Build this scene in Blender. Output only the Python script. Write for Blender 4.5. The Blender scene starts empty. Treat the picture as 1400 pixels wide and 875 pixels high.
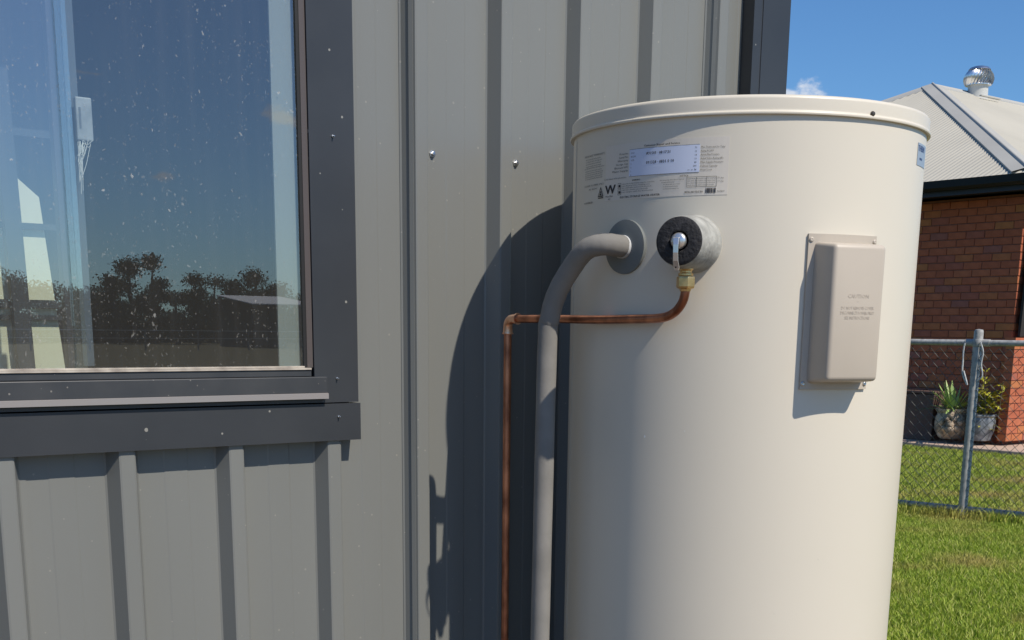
import bpy, bmesh, math, random
from mathutils import Vector, Matrix
import numpy as np
random.seed(7); rng = np.random.default_rng(7)
S = bpy.context.scene
COL = S.collection
pi = math.pi

# ------------------------------------------------------------------ camera
EYE = 1.3
F, CY, PITCH, YAW, ROLL = 1724.3, 850.9, .2283, .6674, .0110
fw = Vector((math.sin(YAW)*math.cos(PITCH), math.cos(YAW)*math.cos(PITCH), -math.sin(PITCH)))
r0 = Vector((math.cos(YAW), -math.sin(YAW), 0)); u0 = r0.cross(fw)
rr = r0*math.cos(ROLL)+u0*math.sin(ROLL); uu = -r0*math.sin(ROLL)+u0*math.cos(ROLL)
cd = bpy.data.cameras.new('camera'); cam = bpy.data.objects.new('camera', cd); COL.objects.link(cam)
M = Matrix((rr, uu, -fw)).transposed().to_4x4(); M.translation = Vector((0, 0, EYE)); cam.matrix_world = M
cd.sensor_fit = 'HORIZONTAL'; cd.sensor_width = 36; cd.lens = F*36/1400
cd.shift_x = 0; cd.shift_y = (CY-437.5)/1400
cd.clip_start = .05; cd.clip_end = 3000
S.camera = cam

# ------------------------------------------------------------------ sky, sun, exposure
SUN = Vector((.150, -1.0, 1.15)).normalized()
w = bpy.data.worlds.new('World'); S.world = w; w.use_nodes = True
nt = w.node_tree; nt.nodes.clear()
N = nt.nodes.new; L = nt.links.new
out = N('ShaderNodeOutputWorld'); bg = N('ShaderNodeBackground'); sky = N('ShaderNodeTexSky')
sky.sky_type = 'NISHITA'; sky.sun_disc = False
sky.sun_elevation = math.asin(SUN.z); sky.sun_rotation = math.radians(180-8.2)
sky.air_density = 1.0; sky.dust_density = .25; sky.ozone_density = 1.2; sky.altitude = 200
bg.inputs['Strength'].default_value = .093
tint = N('ShaderNodeMix'); tint.data_type = 'RGBA'; tint.blend_type = 'MULTIPLY'; tint.inputs[0].default_value = 1
tint.inputs[7].default_value = (.56, .90, 1.27, 1)
L(sky.outputs[0], tint.inputs[6])
tc = N('ShaderNodeTexCoord')
nz = N('ShaderNodeTexNoise'); nz.inputs['Scale'].default_value = 42; nz.inputs['Detail'].default_value = 7; nz.inputs['Roughness'].default_value = .62
mpn = N('ShaderNodeMapping'); mpn.inputs['Scale'].default_value = (1, 1, 2.0)
L(tc.outputs['Generated'], mpn.inputs[0]); L(mpn.outputs[0], nz.inputs['Vector'])
# small fair-weather clouds low in the sky: direction, half width, half height
clouds = [((.7615, .6258, .1700), .021, .0125), ((.750, .640, .1665), .016, .006), ((.3933, -.9134, .1046), .016, .009),
          ((.468, -.871, .149), .026, .012), ((.35, -.92, .170), .02, .004), ((-.6, -.75, .14), .06, .016), ((.93, -.3, .15), .07, .018),
          ((-.8, .5, .17), .09, .02), ((.1, .98, .15), .05, .013), ((.62, .78, .12), .05, .012)]
acc = None
for (dx, dy, dz), ww, hh in clouds:
    d = Vector((dx, dy, dz)).normalized()
    t = Vector((-d.y, d.x, 0)).normalized()
    dot = N('ShaderNodeVectorMath'); dot.operation = 'DOT_PRODUCT'; dot.inputs[1].default_value = t/ww; L(tc.outputs['Generated'], dot.inputs[0])
    sep = N('ShaderNodeSeparateXYZ'); L(tc.outputs['Generated'], sep.inputs[0])
    m1 = N('ShaderNodeMath'); m1.operation = 'MULTIPLY_ADD'; L(sep.outputs[2], m1.inputs[0]); m1.inputs[1].default_value = 1/hh; m1.inputs[2].default_value = -d.z/hh
    fr = N('ShaderNodeVectorMath'); fr.operation = 'DOT_PRODUCT'; fr.inputs[1].default_value = d; L(tc.outputs['Generated'], fr.inputs[0])
    cmb = N('ShaderNodeCombineXYZ'); L(dot.outputs['Value'], cmb.inputs[0]); L(m1.outputs[0], cmb.inputs[1])
    ln = N('ShaderNodeVectorMath'); ln.operation = 'LENGTH'; L(cmb.outputs[0], ln.inputs[0])
    s1 = N('ShaderNodeMath'); s1.operation = 'SUBTRACT'; s1.inputs[0].default_value = 1; L(ln.outputs['Value'], s1.inputs[1])
    gt = N('ShaderNodeMath'); gt.operation = 'GREATER_THAN'; L(fr.outputs['Value'], gt.inputs[0]); gt.inputs[1].default_value = 0
    s2 = N('ShaderNodeMath'); s2.operation = 'MAXIMUM'; s2.inputs[1].default_value = -1; L(s1.outputs[0], s2.inputs[0])
    s3 = N('ShaderNodeMath'); s3.operation = 'MULTIPLY_ADD'; L(s2.outputs[0], s3.inputs[0]); L(gt.outputs[0], s3.inputs[1])
    s4 = N('ShaderNodeMath'); s4.operation = 'SUBTRACT'; L(gt.outputs[0], s4.inputs[0]); s4.inputs[1].default_value = 1; L(s4.outputs[0], s3.inputs[2])
    if acc is None: acc = s3.outputs[0]
    else:
        mx = N('ShaderNodeMath'); mx.operation = 'MAXIMUM'; L(acc, mx.inputs[0]); L(s3.outputs[0], mx.inputs[1]); acc = mx.outputs[0]
ad = N('ShaderNodeMath'); ad.operation = 'MULTIPLY_ADD'; L(nz.outputs[0], ad.inputs[0]); ad.inputs[1].default_value = 2.6; ad.inputs[2].default_value = -1.55
su = N('ShaderNodeMath'); su.operation = 'ADD'; L(acc, su.inputs[0]); L(ad.outputs[0], su.inputs[1])
mr = N('ShaderNodeMapRange'); mr.interpolation_type = 'SMOOTHSTEP'; L(su.outputs[0], mr.inputs[0]); mr.inputs[1].default_value = 0.05; mr.inputs[2].default_value = .75; mr.inputs[4].default_value = .8
cm = N('ShaderNodeMix'); cm.data_type = 'RGBA'; L(mr.outputs[0], cm.inputs[0]); L(tint.outputs[2], cm.inputs[6]); cm.inputs[7].default_value = (8.2, 8.6, 9.3, 1)
L(cm.outputs[2], bg.inputs[0]); L(bg.outputs[0], out.inputs[0])

sl = bpy.data.lights.new('sun', 'SUN'); sl.energy = 4.6; sl.angle = math.radians(.53); sl.color = (1, .915, .80)
so = bpy.data.objects.new('sun', sl); COL.objects.link(so); so.rotation_euler = SUN.to_track_quat('Z', 'Y').to_euler(); so.location = (0, -6, 8)
S.view_settings.view_transform = 'Standard'; S.view_settings.look = 'None'
S.view_settings.exposure = 0; S.view_settings.gamma = 1
S.render.engine = 'CYCLES'; S.cycles.max_bounces = 10; S.cycles.transparent_max_bounces = 16

# ------------------------------------------------------------------ helpers
def mat(name, col, rough=.6, metal=0, col2=None, nscale=5, ndetail=4, lo=.35, hi=.65, bump=0, bscale=60, bdist=.002, coat=0, spec=.5, objrand=0, stretch=(1, 1, 1), specks=None):
    m = bpy.data.materials.new(name); m.use_nodes = True; t = m.node_tree; b = t.nodes['Principled BSDF']
    b.inputs['Roughness'].default_value = rough; b.inputs['Metallic'].default_value = metal
    b.inputs['Specular IOR Level'].default_value = spec; b.inputs['Coat Weight'].default_value = coat
    b.inputs['Base Color'].default_value = (*col, 1)
    tcn = t.nodes.new('ShaderNodeTexCoord'); mp = t.nodes.new('ShaderNodeMapping'); mp.inputs['Scale'].default_value = stretch
    t.links.new(tcn.outputs['Object'], mp.inputs[0])
    last = None
    if col2:
        n = t.nodes.new('ShaderNodeTexNoise'); n.inputs['Scale'].default_value = nscale; n.inputs['Detail'].default_value = ndetail
        t.links.new(mp.outputs[0], n.inputs['Vector'])
        r = t.nodes.new('ShaderNodeMapRange'); r.inputs[1].default_value = lo; r.inputs[2].default_value = hi; t.links.new(n.outputs[0], r.inputs[0])
        x = t.nodes.new('ShaderNodeMix'); x.data_type = 'RGBA'; x.inputs[6].default_value = (*col, 1); x.inputs[7].default_value = (*col2, 1)
        t.links.new(r.outputs[0], x.inputs[0]); last = x.outputs[2]
    if objrand:
        oi = t.nodes.new('ShaderNodeObjectInfo'); r = t.nodes.new('ShaderNodeMapRange'); r.inputs[3].default_value = 1-objrand; r.inputs[4].default_value = 1+objrand
        t.links.new(oi.outputs['Random'], r.inputs[0])
        x = t.nodes.new('ShaderNodeMix'); x.data_type = 'RGBA'; x.blend_type = 'MULTIPLY'; x.inputs[0].default_value = 1
        if last: t.links.new(last, x.inputs[6])
        else: x.inputs[6].default_value = (*col, 1)
        t.links.new(r.outputs[0], x.inputs[7]); last = x.outputs[2]
    if specks:
        sc, thr, sc_col, amt = specks
        v = t.nodes.new('ShaderNodeTexVoronoi'); v.inputs['Scale'].default_value = sc; t.links.new(tcn.outputs['Object'], v.inputs['Vector'])
        # speck size varies per cell; only some cells carry one
        cs = t.nodes.new('ShaderNodeSeparateColor'); t.links.new(v.outputs['Color'], cs.inputs[0])
        mlt = t.nodes.new('ShaderNodeMath'); mlt.operation = 'POWER'; t.links.new(cs.outputs[0], mlt.inputs[0]); mlt.inputs[1].default_value = 5
        ml2 = t.nodes.new('ShaderNodeMath'); ml2.operation = 'MULTIPLY'; t.links.new(mlt.outputs[0], ml2.inputs[0]); ml2.inputs[1].default_value = thr
        lt = t.nodes.new('ShaderNodeMath'); lt.operation = 'LESS_THAN'; t.links.new(v.outputs['Distance'], lt.inputs[0]); t.links.new(ml2.outputs[0], lt.inputs[1])
        am = t.nodes.new('ShaderNodeMath'); am.operation = 'MULTIPLY'; t.links.new(lt.outputs[0], am.inputs[0]); am.inputs[1].default_value = amt
        x = t.nodes.new('ShaderNodeMix'); x.data_type = 'RGBA'
        t.links.new(am.outputs[0], x.inputs[0])
        if last: t.links.new(last, x.inputs[6])
        else: x.inputs[6].default_value = (*col, 1)
        x.inputs[7].default_value = (*sc_col, 1); last = x.outputs[2]
    if last: t.links.new(last, b.inputs['Base Color'])
    if bump:
        n = t.nodes.new('ShaderNodeTexNoise'); n.inputs['Scale'].default_value = bscale; n.inputs['Detail'].default_value = 5
        t.links.new(mp.outputs[0], n.inputs['Vector'])
        bp = t.nodes.new('ShaderNodeBump'); bp.inputs['Strength'].default_value = bump; bp.inputs['Distance'].default_value = bdist
        t.links.new(n.outputs[0], bp.inputs['Height']); t.links.new(bp.outputs[0], b.inputs['Normal'])
    return m

def obj(name, me, m=None, parent=None, loc=None, rot=None, kind=None, label=None, cat=None, group=None, smooth=None):
    if isinstance(me, bmesh.types.BMesh):
        bm = me; me = bpy.data.meshes.new(name)
        bmesh.ops.recalc_face_normals(bm, faces=bm.faces) if not bm.tag_keep else None
        bm.to_mesh(me); bm.free()
    o = bpy.data.objects.new(name, me); COL.objects.link(o)
    if m is not None and me is not None and not me.materials: me.materials.append(m)
    if smooth is not None:
        me.polygons.foreach_set('use_smooth', [True]*len(me.polygons))
        if smooth < 180: me.set_sharp_from_angle(angle=math.radians(smooth))
    if parent: o.parent = parent
    if loc is not None: o.location = loc
    if rot is not None: o.rotation_euler = rot
    if kind: o['kind'] = kind
    if label: o['label'] = label
    if cat: o['category'] = cat
    if group: o['group'] = group
    return o

class BM:
    """tiny wrapper so that a builder reads: b = BM(); b.box(...); b.obj(name, material, parent)"""
    def __init__(s): s.v = []; s.f = []
    def add(s, vs, fs):
        n = len(s.v); s.v += [tuple(v) for v in vs]; s.f += [tuple(i+n for i in f) for f in fs]; return s
    def box(s, a, b):
        x0, y0, z0 = a; x1, y1, z1 = b
        return s.add([(x0, y0, z0), (x1, y0, z0), (x1, y1, z0), (x0, y1, z0), (x0, y0, z1), (x1, y0, z1), (x1, y1, z1), (x0, y1, z1)],
                     [(3, 2, 1, 0), (4, 5, 6, 7), (0, 1, 5, 4), (1, 2, 6, 5), (2, 3, 7, 6), (3, 0, 4, 7)])
    def prism(s, poly, axis, a, b):
        """poly: 2D points, extruded along axis between a and b"""
        def P(p, t):
            return {'x': (t, p[0], p[1]), 'y': (p[0], t, p[1]), 'z': (p[0], p[1], t)}[axis]
        n = len(poly); vs = [P(p, a) for p in poly]+[P(p, b) for p in poly]
        fs = [tuple(range(n))[::-1], tuple(range(n, 2*n))]+[(i, (i+1) % n, n+(i+1) % n, n+i) for i in range(n)]
        return s.add(vs, fs)
    def lathe(s, prof, seg=48, c=(0, 0), axis=None, org=None):
        """prof: (radius, height) list; axis: direction of the height"""
        ax = Vector(axis).normalized() if axis is not None else Vector((0, 0, 1))
        o = Vector(org) if org is not None else Vector((c[0], c[1], 0))
        a = ax.orthogonal().normalized() if axis is not None else Vector((1, 0, 0)); b = ax.cross(a)
        vs = []; fs = []; rows = []
        for r, h in prof:
            if r < 1e-6: rows.append([len(vs)]); vs.append(o+ax*h)
            else:
                rows.append(list(range(len(vs), len(vs)+seg)))
                for i in range(seg):
                    t = 2*pi*i/seg; vs.append(o+ax*h+(a*math.cos(t)+b*math.sin(t))*r)
        for p, q in zip(rows, rows[1:]):
            for i in range(seg):
                j = (i+1) % seg
                if len(p) == 1 and len(q) == 1: continue
                if len(p) == 1: fs.append((p[0], q[j], q[i]))
                elif len(q) == 1: fs.append((p[i], p[j], q[0]))
                else: fs.append((p[i], p[j], q[j], q[i]))
        return s.add(vs, fs)
    def tube(s, pts, r, seg=16, caps=True):
        pts = [Vector(p) for p in pts]; n = len(pts); R = r if hasattr(r, '__len__') else [r]*n
        vs = []; fs = []; up = None
        for i in range(n):
            t = (pts[min(i+1, n-1)]-pts[max(i-1, 0)]).normalized()
            if up is None: up = t.orthogonal().normalized()
            up = (up-t*up.dot(t)).normalized(); b = t.cross(up)
            for k in range(seg):
                a = 2*pi*k/seg; vs.append(pts[i]+(up*math.cos(a)+b*math.sin(a))*R[i])
        for i in range(n-1):
            for k in range(seg):
                k2 = (k+1) % seg; fs.append((i*seg+k, i*seg+k2, (i+1)*seg+k2, (i+1)*seg+k))
        if caps: fs.append(tuple(range(seg))[::-1]); fs.append(tuple((n-1)*seg+k for k in range(seg)))
        return s.add(vs, fs)
    def mesh(s, name):
        me = bpy.data.meshes.new(name); me.from_pydata(s.v, [], s.f); me.update(); return me
    def obj(s, name, m, parent=None, bevel=0, bseg=2, **k):
        me = s.mesh(name)
        bm = bmesh.new(); bm.from_mesh(me); bmesh.ops.recalc_face_normals(bm, faces=bm.faces)
        if bevel:
            ed = [e for e in bm.edges if len(e.link_faces) == 2 and e.calc_face_angle(0) > .5]
            bmesh.ops.bevel(bm, geom=ed, offset=bevel, segments=bseg, profile=.5, affect='EDGES')
        bm.to_mesh(me); bm.free()
        return obj(name, me, m, parent, **k)

def spline(pts, n=10):
    pts = [Vector(p) for p in pts]; out = []
    P = [pts[0]*2-pts[1]]+pts+[pts[-1]*2-pts[-2]]
    for i in range(1, len(P)-2):
        for k in range(n):
            t = k/n; a, b, c, d = P[i-1:i+3]
            out.append(.5*((2*b)+(c-a)*t+(2*a-5*b+4*c-d)*t*t+(3*b-a-3*c+d)*t**3))
    out.append(pts[-1]); return out

def empty(name, loc, label, cat, group=None):
    o = bpy.data.objects.new(name, None); COL.objects.link(o); o.location = loc; o.empty_display_size = .2
    o['label'] = label; o['category'] = cat
    if group: o['group'] = group
    return o
def adopt(parent, *os):
    """parts are built in world space; keep them there under a moved Empty"""
    bpy.context.view_layer.update()
    for o in os: o.matrix_parent_inverse = Matrix.Translation(-Vector(parent.location))
    return os
def text_mesh(body, size, align='LEFT'):
    cu = bpy.data.curves.new('lettering', 'FONT'); cu.body = body; cu.size = size; cu.align_x = align; cu.resolution_u = 1
    o = bpy.data.objects.new('lettering', cu); COL.objects.link(o)
    dg = bpy.context.evaluated_depsgraph_get(); me = bpy.data.meshes.new_from_object(o.evaluated_get(dg))
    bpy.data.objects.remove(o); bpy.data.curves.remove(cu)
    vs = [v.co.copy() for v in me.vertices]; fs = [tuple(p.vertices) for p in me.polygons]
    bpy.data.meshes.remove(me); return vs, fs

# ------------------------------------------------------------------ materials
m_clad = mat('cladding paint', (.195, .200, .188), .38, col2=(.180, .185, .173), nscale=3, stretch=(1, 1, .25), specks=(70, .16, (.34, .33, .28), .5), bump=.2, bscale=2.5, bdist=.01, spec=.5)
m_flash = mat('dark flashing paint', (.034, .037, .042), .38, col2=(.042, .045, .05), nscale=6, specks=(45, .16, (.35, .34, .3), .7), bump=.1, bscale=4, bdist=.008)
m_flash2 = mat('window frame paint', (.04, .043, .048), .4, col2=(.055, .057, .06), nscale=14, specks=(80, .15, (.3, .28, .25), .6))
m_alu = mat('pale sill strip', (.26, .25, .245), .5, col2=(.27, .25, .24), nscale=20, stretch=(.2, 1, 1))
m_seal = mat('glazing seal', (.55, .5, .42), .6, col2=(.3, .26, .22), nscale=30)
m_black = mat('black rubber', (.012, .012, .012), .6)
m_tank = mat('cream enamel', (.705, .65, .54), .36, col2=(.685, .632, .524), nscale=2.5, bump=.05, bscale=2, bdist=.01, specks=(9, .02, (.2, .17, .12), .6))
m_cover = mat('beige plastic cover', (.53, .465, .38), .45, col2=(.50, .44, .36), nscale=8)
m_grey = mat('grey pipe foam', (.235, .225, .205), .85, col2=(.195, .187, .17), nscale=18, bump=.35, bscale=160, bdist=.001)
m_flange = mat('grey rubber flange', (.17, .185, .18), .5)
m_foam = mat('grey foam collar', (.42, .42, .385), .8, col2=(.25, .25, .23), nscale=40, bump=.6, bscale=150, bdist=.002)
m_bfoam = mat('black foam face', (.018, .018, .02), .75, col2=(.05, .05, .055), nscale=90, lo=.5, hi=.8, bump=.8, bscale=160, bdist=.003)
m_chrome = mat('chrome', (.80, .80, .78), .30, .85)
m_brass = mat('brass', (.80, .56, .25), .36, .9, col2=(.62, .42, .18), nscale=60)
m_cu = mat('copper', (.66, .29, .17), .36, 1, col2=(.26, .11, .07), nscale=34, ndetail=6, stretch=(1, 1, .5))
m_cu2 = mat('brazed copper joint', (.72, .38, .24), .3, 1, col2=(.8, .55, .42), nscale=80)
m_galv = mat('galvanised steel', (.46, .455, .43), .55, .0, col2=(.30, .30, .29), nscale=35, bump=.2, bscale=80)
m_wire = mat('weathered wire', (.10, .10, .09), .7, .1)
m_steel = mat('screw steel', (.6, .6, .6), .3, 1)
m_room = mat('interior lining', (.05, .05, .055), .9)
m_conc = mat('concrete', (.36, .33, .29), .9, col2=(.28, .26, .23), nscale=9, bump=.4, bscale=60)
m_patio = mat('pinkish patio concrete', (.55, .40, .30), .9, col2=(.47, .35, .27), nscale=6, bump=.3, bscale=60)
m_mortar = mat('brown mortar', (.26, .10, .065), .95, col2=(.30, .13, .085), nscale=20)
m_roof = mat('cream roof sheet', (.53, .50, .415), .65, col2=(.47, .445, .37), nscale=.7)
m_cap = mat('grey hip capping', (.44, .435, .40), .75, col2=(.40, .395, .365), nscale=1.5, spec=.2)
m_gut = mat('dark green gutter', (.016, .018, .016), .6, spec=.25)
m_navy = mat('navy fascia', (.016, .022, .035), .5)
m_white = mat('white plastic', (.75, .75, .73), .4)

def brick_mat():
    m = mat('clay brick', (.21, .085, .05), .9, bump=.4, bscale=90, bdist=.003); t = m.node_tree; b = t.nodes['Principled BSDF']
    oi = t.nodes.new('ShaderNodeObjectInfo'); geo = t.nodes.new('ShaderNodeNewGeometry')
    a = t.nodes.new('ShaderNodeMath'); a.operation = 'ADD'; t.links.new(oi.outputs['Random'], a.inputs[0]); t.links.new(geo.outputs['Random Per Island'], a.inputs[1])
    f = t.nodes.new('ShaderNodeMath'); f.operation = 'FRACT'; t.links.new(a.outputs[0], f.inputs[0])
    cr = t.nodes.new('ShaderNodeValToRGB'); cr.color_ramp.interpolation = 'CONSTANT'
    cols = [(0, (.44, .125, .06)), (.2, (.46, .14, .065)), (.42, (.41, .115, .055)), (.6, (.46, .15, .06)), (.72, (.38, .115, .07)), (.8, (.46, .165, .06)), (.88, (.45, .13, .06)), (.95, (.34, .12, .085))]
    e = cr.color_ramp.elements
    e[0].position = 0; e[0].color = (*cols[0][1], 1); e[1].position = cols[1][0]; e[1].color = (*cols[1][1], 1)
    for p, c in cols[2:]: q = e.new(p); q.color = (*c, 1)
    t.links.new(f.outputs[0], cr.inputs[0])
    n = t.nodes.new('ShaderNodeTexNoise'); n.inputs['Scale'].default_value = 14; n.inputs['Detail'].default_value = 5
    tcn = t.nodes.new('ShaderNodeTexCoord'); t.links.new(tcn.outputs['Object'], n.inputs['Vector'])
    r = t.nodes.new('ShaderNodeMapRange'); r.inputs[3].default_value = .75; r.inputs[4].default_value = 1.25; t.links.new(n.outputs[0], r.inputs[0])
    x = t.nodes.new('ShaderNodeMix'); x.data_type = 'RGBA'; x.blend_type = 'MULTIPLY'; x.inputs[0].default_value = 1
    t.links.new(cr.outputs[0], x.inputs[6]); t.links.new(r.outputs[0], x.inputs[7]); t.links.new(x.outputs[2], b.inputs['Base Color'])
    return m
m_brick = brick_mat()

def glass_mat(name, refl, tintc, dust=.10):
    m = bpy.data.materials.new(name); m.use_nodes = True; t = m.node_tree; t.nodes.clear(); n = t.nodes.new; l = t.links.new
    o = n('ShaderNodeOutputMaterial'); tr = n('ShaderNodeBsdfTransparent'); tr.inputs[0].default_value = (*tintc, 1)
    gl = n('ShaderNodeBsdfGlossy'); gl.inputs['Roughness'].default_value = .0; gl.inputs[0].default_value = (.95, .97, 1, 1)
    fr = n('ShaderNodeFresnel'); fr.inputs[0].default_value = 1.6
    mx = n('ShaderNodeMath'); mx.operation = 'ADD'; mx.inputs[1].default_value = refl; l(fr.outputs[0], mx.inputs[0])
    ge = n('ShaderNodeNewGeometry'); iv = n('ShaderNodeMath'); iv.operation = 'SUBTRACT'; iv.inputs[0].default_value = 1; l(ge.outputs['Backfacing'], iv.inputs[1])
    mf = n('ShaderNodeMath'); mf.operation = 'MULTIPLY'; l(mx.outputs[0], mf.inputs[0]); l(iv.outputs[0], mf.inputs[1]); mx = mf
    mix = n('ShaderNodeMixShader'); l(mx.outputs[0], mix.inputs[0]); l(tr.outputs[0], mix.inputs[1]); l(gl.outputs[0], mix.inputs[2])
    tcn = n('ShaderNodeTexCoord')
    # film of dust with drip streaks, and dried water spots
    mp = n('ShaderNodeMapping'); mp.inputs['Scale'].default_value = (60, 1, 2.5); l(tcn.outputs['Object'], mp.inputs[0])
    st = n('ShaderNodeTexNoise'); st.inputs['Scale'].default_value = 1; st.inputs['Detail'].default_value = 3; l(mp.outputs[0], st.inputs['Vector'])
    r1 = n('ShaderNodeMapRange'); r1.inputs[1].default_value = .45; r1.inputs[2].default_value = .8; r1.inputs[3].default_value = dust*.7; r1.inputs[4].default_value = dust*1.0; l(st.outputs[0], r1.inputs[0])
    accs = [r1.outputs[0]]
    wp = n('ShaderNodeTexNoise'); wp.inputs['Scale'].default_value = 60; l(tcn.outputs['Object'], wp.inputs['Vector'])
    wm = n('ShaderNodeVectorMath'); wm.operation = 'SCALE'; wm.inputs['Scale'].default_value = .018; l(wp.outputs['Color'], wm.inputs[0])
    wa = n('ShaderNodeVectorMath'); wa.operation = 'ADD'; l(wm.outputs[0], wa.inputs[0]); l(tcn.outputs['Object'], wa.inputs[1])
    cl = n('ShaderNodeTexNoise'); cl.inputs['Scale'].default_value = 9; cl.inputs['Detail'].default_value = 2; l(tcn.outputs['Object'], cl.inputs['Vector'])
    for sc, thr, p, amt in ((150, .52, 2.8, .20), (85, .34, 7.0, .34), (300, .70, 2.0, .12)):
        v = n('ShaderNodeTexVoronoi'); v.inputs['Scale'].default_value = sc
        m2 = n('ShaderNodeMapping'); m2.inputs['Scale'].default_value = (1, .02, .62); l(wa.outputs[0], m2.inputs[0]); l(m2.outputs[0], v.inputs['Vector'])
        sc_ = n('ShaderNodeSeparateColor'); l(v.outputs['Color'], sc_.inputs[0])
        pw = n('ShaderNodeMath'); pw.operation = 'POWER'; l(sc_.outputs[0], pw.inputs[0]); pw.inputs[1].default_value = p
        ml = n('ShaderNodeMath'); ml.operation = 'MULTIPLY'; l(pw.outputs[0], ml.inputs[0]); ml.inputs[1].default_value = thr
        ml3 = n('ShaderNodeMath'); ml3.operation = 'MULTIPLY'; l(ml.outputs[0], ml3.inputs[0]); l(cl.outputs[0], ml3.inputs[1])
        sb = n('ShaderNodeMath'); sb.operation = 'SUBTRACT'; l(ml3.outputs[0], sb.inputs[0]); l(v.outputs['Distance'], sb.inputs[1])
        r = n('ShaderNodeMapRange'); r.inputs[1].default_value = 0; r.inputs[2].default_value = .06; r.inputs[3].default_value = 0; r.inputs[4].default_value = amt; l(sb.outputs[0], r.inputs[0])
        accs.append(r.outputs[0])
    a = accs[0]
    for b in accs[1:]:
        q = n('ShaderNodeMath'); q.operation = 'ADD'; q.use_clamp = True; l(a, q.inputs[0]); l(b, q.inputs[1]); a = q.outputs[0]
    df = n('ShaderNodeBsdfDiffuse'); df.inputs[0].default_value = (.55, .54, .5, 1)
    mg = n('ShaderNodeMath'); mg.operation = 'MULTIPLY'; l(a, mg.inputs[0]); l(iv.outputs[0], mg.inputs[1])
    m3 = n('ShaderNodeMixShader'); l(mg.outputs[0], m3.inputs[0]); l(mix.outputs[0], m3.inputs[1]); l(df.outputs[0], m3.inputs[2])
    l(m3.outputs[0], o.inputs[0]); return m
m_glass = glass_mat('dusty window glass', .12, (.93, .96, .95), .06)
m_glass2 = glass_mat('dusty overlapping window glass', .26, (.93, .96, .95), .10)

# ------------------------------------------------------------------ ground
def ground_mat():
    m = bpy.data.materials.new('lawn soil'); m.use_nodes = True; t = m.node_tree; b = t.nodes['Principled BSDF']; b.inputs['Roughness'].default_value = 1; b.inputs['Specular IOR Level'].default_value = .1
    n = t.nodes.new; l = t.links.new; tcn = n('ShaderNodeTexCoord')
    n1 = n('ShaderNodeTexNoise'); n1.inputs['Scale'].default_value = .9; n1.inputs['Detail'].default_value = 5; l(tcn.outputs['Object'], n1.inputs['Vector'])
    n2 = n('ShaderNodeTexNoise'); n2.inputs['Scale'].default_value = 45; n2.inputs['Detail'].default_value = 6; l(tcn.outputs['Object'], n2.inputs['Vector'])
    c1 = n('ShaderNodeValToRGB'); c1.color_ramp.elements[0].color = (.10, .12, .03, 1); c1.color_ramp.elements[1].color = (.19, .17, .06, 1); l(n2.outputs[0], c1.inputs[0])
    c1.color_ramp.elements[0].position = .3; c1.color_ramp.elements[1].position = .7
    r = n('ShaderNodeMapRange'); r.inputs[1].default_value = .52; r.inputs[2].default_value = .68; r.inputs[4].default_value = .7; l(n1.outputs[0], r.inputs[0])
    x = n('ShaderNodeMix'); x.data_type = 'RGBA'; l(r.outputs[0], x.inputs[0]); l(c1.outputs[0], x.inputs[6]); x.inputs[7].default_value = (.2, .14, .06, 1)
    # dry paddock away from the watered yard
    sp = n('ShaderNodeSeparateXYZ'); l(tcn.outputs['Object'], sp.inputs[0])
    # unseen ground along the shed wall, darkened to cut bounce light
    m1_ = n('ShaderNodeMapRange'); m1_.inputs[1].default_value = 2.75; m1_.inputs[2].default_value = 2.45; l(sp.outputs[0], m1_.inputs[0])
    m2_ = n('ShaderNodeMapRange'); m2_.inputs[1].default_value = -2.2; m2_.inputs[2].default_value = -1.6; l(sp.outputs[1], m2_.inputs[0])
    m3_ = n('ShaderNodeMath'); m3_.operation = 'MULTIPLY'; l(m1_.outputs[0], m3_.inputs[0]); l(m2_.outputs[0], m3_.inputs[1])
    x2 = n('ShaderNodeMix'); x2.data_type = 'RGBA'; l(m3_.outputs[0], x2.inputs[0]); l(x.outputs[2], x2.inputs[6]); x2.inputs[7].default_value = (.075, .055, .04, 1); x = x2
    r2 = n('ShaderNodeMapRange'); r2.inputs[1].default_value = -14; r2.inputs[2].default_value = -26; l(sp.outputs[1], r2.inputs[0])
    y = n('ShaderNodeMix'); y.data_type = 'RGBA'; l(r2.outputs[0], y.inputs[0]); l(x.outputs[2], y.inputs[6]); y.inputs[7].default_value = (.11, .10, .055, 1)
    l(y.outputs[2], b.inputs['Base Color'])
    bp = n('ShaderNodeBump'); bp.inputs['Strength'].default_value = .6; bp.inputs['Distance'].default_value = .02; l(n2.outputs[0], bp.inputs['Height']); l(bp.outputs[0], b.inputs['Normal'])
    return m
BM().add([(-1200, -1200, 0), (1200, -1200, 0), (1200, 1200, 0), (-1200, 1200, 0)], [(0, 1, 2, 3)]).obj('ground', ground_mat(), kind='structure')

m_bounce = mat('sandy driveway', (.27, .20, .135), .95, col2=(.21, .155, .105), nscale=14, ndetail=8, bump=.5, bscale=90, bdist=.006)
BM().add([(-14, -14, .004), (2.3, -14, .004), (2.3, .75, .004), (-14, .75, .004)], [(0, 1, 2, 3)]).obj('bounce_ground', m_bounce, kind='structure')  # unseen sandy sheet, added to bounce warm light onto the heater's shaded side

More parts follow.
